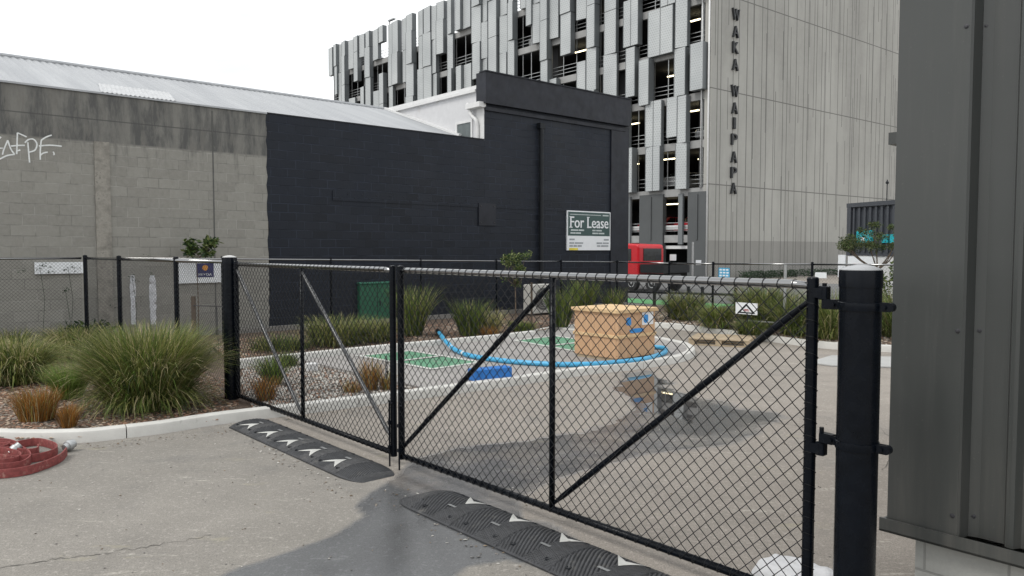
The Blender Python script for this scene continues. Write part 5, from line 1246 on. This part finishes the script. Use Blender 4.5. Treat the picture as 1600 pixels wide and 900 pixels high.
def leaves(mb, c, rad, n, size, rng, mats, squash=1.0):
    c = Vector(c)
    for _ in range(n):
        v = Vector((rng.gauss(0, 1), rng.gauss(0, 1), rng.gauss(0, 1))).normalized() * (rng.random() ** .45) * rad; v.z *= squash
        p = c + v; a = Vector((rng.gauss(0, 1), rng.gauss(0, 1), rng.gauss(0, .7))).normalized(); b = a.orthogonal().normalized(); b = (b * math.cos(k := rng.uniform(0, 6.28)) + a.cross(b) * math.sin(k))
        s_ = size * rng.uniform(.6, 1.3)
        mb.add([p, p + a * s_ * .5 + b * s_ * .22, p + a * s_, p + a * s_ * .5 - b * s_ * .22], [(0, 1, 2, 3)], rng.randrange(mats))
def shrub(name, label, base, trunkpts, tr, clumps, size, mats, seed, cat='tree', group=None, limbs=True):
    rng = random.Random(seed); base = Vector(base); t = thing(name, label, cat, base, 0, group); mb = MB()
    top = [base + Vector(p) for p in trunkpts]; mb.tube(smoothpts(top, 3), [tr * (1 - .5 * i / (3 * (len(top) - 1))) for i in range(3 * (len(top) - 1) + 1)], 8)
    for ic, (c, r, n) in enumerate(clumps):
        c = Vector(c)
        if limbs and (ic % 4 == 0 or len(clumps) < 16): a = top[-1]; e = base + c; md = a.lerp(e, .5) + Vector((rng.uniform(-.1, .1), rng.uniform(-.1, .1), -.06)); mb.tube(smoothpts([a, md, e], 3), [tr * .45, tr * .42, tr * .38, tr * .32, tr * .28, tr * .2, tr * .12][:7], 6)
    mb.build('trunk', M['bark'], t, smooth=True); mb = MB()
    for c, r, n in clumps: leaves(mb, base + Vector(c), r, n, size, rng, len(mats), .75)
    mb.build('crown', mats, t); return t
rt = random.Random(8)
base = gp(1375, 470); base = Vector((base.x, 26.0, 0)); base.x = (1372 - 800) / 1200 * 26
cl = [(((x_ := rt.uniform(-1.25, .9)), rt.uniform(-.5, .5), rt.uniform(1.95, 2.9 - .5 * abs(x_))), rt.uniform(.14, .32), 170) for _ in range(34)]
shrub('street_tree', 'small olive leaved street tree with bare branching limbs in front of the dark kiosk', base, [(0, 0, 0), (.03, 0, .7), (-.03, 0, 1.25)], .06, cl, .07, [LF4, LF1, LF2, LF4], 3)
b8 = gp(805, 512, .13); k8 = b8.y / 1200
cl = [((rt.uniform(-.28, .30), rt.uniform(-.2, .2), rt.uniform(1.28, 1.72)), rt.uniform(.10, .17), 120) for _ in range(9)] + [((rt.uniform(-.38, .1), 0, rt.uniform(.95, 1.3)), .13, 60) for _ in range(5)]
shrub('young_tree', 'young pale leaved tree on a thin stem before the black wall', b8, [(0, 0, 0), (.01, 0, .5), (0, 0, 1.0)], .022, cl, .07, [LF3, LF1, LF3, LF2], 4)
ST_ = thing('tree_stake', 'dark wooden stake beside the young pale leaved tree', 'stake', b8 + Vector((.38, .1, 0)))
mb = MB(); mb.box(b8 + Vector((.36, .1, 0)), (.05, 0, 0), (0, .05, 0), (0, 0, 1.05)); mb.build('stake', M['stakewood'], ST_)
b9 = wp(-6.55, -.45, 0); cl = [((rt.uniform(-.30, .34), rt.uniform(-.1, .1), rt.uniform(1.82, 2.16)), rt.uniform(.09, .15), 45) for _ in range(9)]
shrub('wall_sapling', 'leafy sapling poking above the fence rail left of the gate post', b9, [(0, 0, 0), (.02, 0, .8), (0, 0, 1.75)], .015, cl, .12, [LF1, LF3, LF1, LF2], 5, cat='sapling')
b10 = bp(137, 545); cl = [((rt.uniform(-.35, .5), rt.uniform(-.1, .1), rt.uniform(.12, .42)), rt.uniform(.10, .2), 60) for _ in range(9)]
shrub('leafy_shrub', 'dark broad leaved shrub at the foot of the fence corner post', b10, [(0, 0, 0), (0, 0, .1), (0, 0, .2)], .02, cl, .10, [LF2, LF2, LF1], 6, cat='shrub')
b11 = gp(1395, 500); b11 = Vector(((1415 - 800) / 1200 * 17.5, 17.5, 0)); cl = [((rt.uniform(-.6, .6), rt.uniform(-.3, .3), rt.uniform(.5, 1.5)), .3, 150) for _ in range(12)]
shrub('leafy_shrub', 'leafy green shrub showing over the fence just right of the bollard cap', b11, [(0, 0, 0), (0, 0, .3), (0, 0, .6)], .04, cl, .09, [LF1, LF3, LF1, LF2], 7, cat='shrub')
# dark ivy-like creeper sprigs on the grey wall behind the fence
for i, (px, py) in enumerate(((68, 416), (108, 416), (46, 418), (205, 428), (85, 432), (102, 450))): pass
mb = MB(); rv = random.Random(2)
for px, py in ((62, 417), (75, 413), (106, 417), (120, 419), (36, 423), (206, 432), (240, 428), (80, 424), (102, 452), (186, 470), (212, 438), (228, 402), (178, 480), (265, 402)):
    w0 = wallpt(px, py, .09)
    for _ in range(9): leaves(mb, w0 + V * rv.uniform(-.07, .07) + Z * rv.uniform(-.05, .05), .02, 1, .045, rv, 2)
st0 = wallpt(100, 545, .08)
for px, py in ((62, 417), (106, 417), (206, 432), (102, 452)): mb.tube([wallpt(px, py, .085), wallpt(px + 8, py + 50, .085), wallpt(px + 4, 545, .085)], .004, 4)
tag(mb.build('wall_creeper', [LF2, LF2]), 'sparse dark creeper sprigs on the grey block wall near the white board', 'creeper')

# small stake with wire in the bed
p = bp(303, 560); WST = thing('plant_stake', 'short dark stake holding a wire behind the very large grass', 'stake', p)
mb = MB(); mb.box(p + Vector((-.03, 0, 0)), (.06, 0, 0), (0, .06, 0), (0, 0, 1.08)); mb.build('stake', M['stakewood'], WST)
mb = MB(); mb.tube([p + Z * .92, p + Vector((.75, -.35, .93))], .008, 6); mb.tube([p + Vector((.5, -.22, .93)), p + Vector((.52, -.22, 0))], .006, 5); mb.build('wire', M['darksteel'], WST)
# marker block in the gravel
p = bp(487, 580); mb = MB(); mb.cbox(p, .17, .14, .13, .5, .012); tag(mb.build('marker_block', M['white']), 'small white block sitting in the gravel behind the far gate leaf', 'block')
# green cabinet and air conditioner
gc = Vector((at(583, 450, 19.2).x, 19.2, 0)); CB = thing('utility_cabinet', 'dark green metal cabinet against the black wall behind the grasses', 'cabinet', gc, vang)
mb = MB(); mb.cbox((0, 0, .1), .98, .4, 1.0, 0, .015); mb.build('body', M['cabinet'], CB, local=True)
mb = MB(); mb.cbox((0, 0, 1.1), 1.02, .45, .05, 0, .012); mb.build('lid', simple('cabinet_lid', (.03, .16, .10), .45), CB, local=True)
mb = MB(); mb.box((-.005, -.204, .15), (.01, 0, 0), (0, .006, 0), (0, 0, .9)); mb.box((.06, -.215, .55), (.03, 0, 0), (0, .016, 0), (0, 0, .12)); mb.build('door_handle', M['black_flat'], CB, local=True)
ac = Vector((at(840, 480, 21.6).x, 21.6, 0)); AC = thing('air_conditioner', 'cream outdoor air conditioner unit with a round fan at the black wall', 'air conditioner', ac, vang)
mb = MB(); mb.cbox((0, 0, .16), .82, .32, .82, 0, .02); mb.build('casing', M['ac'], AC, local=True)
mb = MB(); mb.lathe((.06, -.162, .57), [(.31, 0), (.31, .012), (.29, .014), (.29, .004), (.001, .004)], 28, (0, -1, 0)); fn = mb.build('fan_grille', M['fan'], AC, local=True, smooth=2)
mb = MB()
for r in (.10, .15, .2, .25): mb.tube([(.06 + math.cos(x) * r, -.178, .57 + math.sin(x) * r) for x in (2 * math.pi * j / 24 for j in range(24))], .005, 4, close=True)
mb.lathe((.06, -.18, .57), [(.06, 0), (.05, .02), (.001, .022)], 14, (0, -1, 0)); mb.build('hub', M['ac'], fn, local=True)
mb = MB(); mb.box((-.35, -.15, 0), (.06, 0, 0), (0, .3, 0), (0, 0, .16)); mb.box((.29, -.15, 0), (.06, 0, 0), (0, .3, 0), (0, 0, .16)); mb.build('foot', M['black_flat'], AC, local=True)

# ------------------------------------------------------------ gravel, bark chips, litter (uncountable)
def scatter(name, poly, n, size, mats, z, seed, flatk=.4):
    rng = random.Random(seed); xs_, ys_ = [p[0] for p in poly], [p[1] for p in poly]; mb = MB(); c = 0; tries = 0
    while c < n and tries < n * 30:
        tries += 1; x, y = rng.uniform(min(xs_), max(xs_)), rng.uniform(min(ys_), max(ys_))
        if not inpoly(x, y, poly): continue
        s_ = size * rng.uniform(.5, 1.5); a = rng.uniform(0, 6.28); ex = Vector((math.cos(a), math.sin(a), rng.uniform(-.3, .3))) * s_; ey = Vector((-math.sin(a), math.cos(a), rng.uniform(-.3, .3))) * s_ * rng.uniform(.35, .8); ez = Vector((0, 0, s_ * flatk)); o = Vector((x, y, z))
        mb.add([o + ex, o + ey, o - ex, o - ey, o + ez, o - ez], [(0, 1, 4), (1, 2, 4), (2, 3, 4), (3, 0, 4), (1, 0, 5), (2, 1, 5), (3, 2, 5), (0, 3, 5)], rng.randrange(len(mats))); c += 1
    return kind(mb.build(name, mats), 'stuff')
C3 = simple('grey_chip', (.24, .21, .18), .9, var=.3, world=True)
S2 = simple('pale_stone', (.50, .48, .44), .85, var=.2, world=True); S3 = simple('dark_stone', (.17, .16, .15), .85, var=.2, world=True)
C2 = simple('pale_chip', (.42, .33, .25), .85, var=.3, scale=30, world=True); C3 = simple('grey_chip', (.24, .21, .18), .9, var=.3, world=True)
gravel_poly = [gp(x, y, .06) for x, y in ((395, 640), (470, 640), (600, 622), (700, 610), (668, 604), (570, 583), (480, 563), (380, 572), (376, 600))]
scatter('gravel', gravel_poly, 7500, .022, [M['stone'], S2, C3, S3, S2, M['chip']], .066, 1, .6)
chip_poly = [gp(x, y, .06) for x, y in ((-120, 676), (0, 684), (60, 686), (130, 682), (240, 668), (345, 655), (372, 636), (372, 600), (300, 575), (-120, 590))]
o = scatter('bark_mulch', chip_poly, 9000, .024, [M['chip'], C2, C3, M['chip']], .062, 2, .25)
back_poly = [(p.x, p.y) for p in [q + Vector((-.05, .22, 0)) for q in BW] + [wp(5, -1.4, 0), wp(-7, -1.0, 0)]]
scatter('bark_mulch', back_poly, 4500, .028, [M['chip'], M['chip'], C2, C3], .122, 3, .3)
right_poly = [(p.x, p.y) for p in [q + Vector((.05, .2, 0)) for q in BW2[3:]] + [Vector((8, 17.5, 0)), Vector((5, 22, 0)), Vector((3.5, 22.5, 0))]]
scatter('bark_mulch', right_poly, 4500, .03, [M['chip'], C3, C2, S2], .122, 4, .3)
lit = [gp(x, y) for x, y in ((340, 668), (372, 660), (560, 770), (640, 760), (900, 905), (800, 915), (620, 800), (520, 775))]
scatter('leaf_litter', lit, 240, .013, [M['debris'], C3, S3, S2], .005, 5, .2)
kf = [gp(x, y) for x, y in ((60, 698), (180, 691), (345, 668), (470, 650), (620, 632), (820, 605), (980, 583), (985, 588), (820, 611), (620, 639), (470, 658), (345, 680), (180, 700), (60, 706))]
scatter('leaf_litter', kf, 500, .011, [M['debris'], C3, S3, M['debris']], .005, 8, .2)
lit2 = [gp(x, y) for x, y in ((0, 760), (340, 670), (640, 770), (1300, 900), (1290, 620), (700, 640), (900, 980), (0, 1000))]
scatter('loose_grit', lit2, 420, .008, [M['debris'], S3, S2, S3], .004, 6, .35)
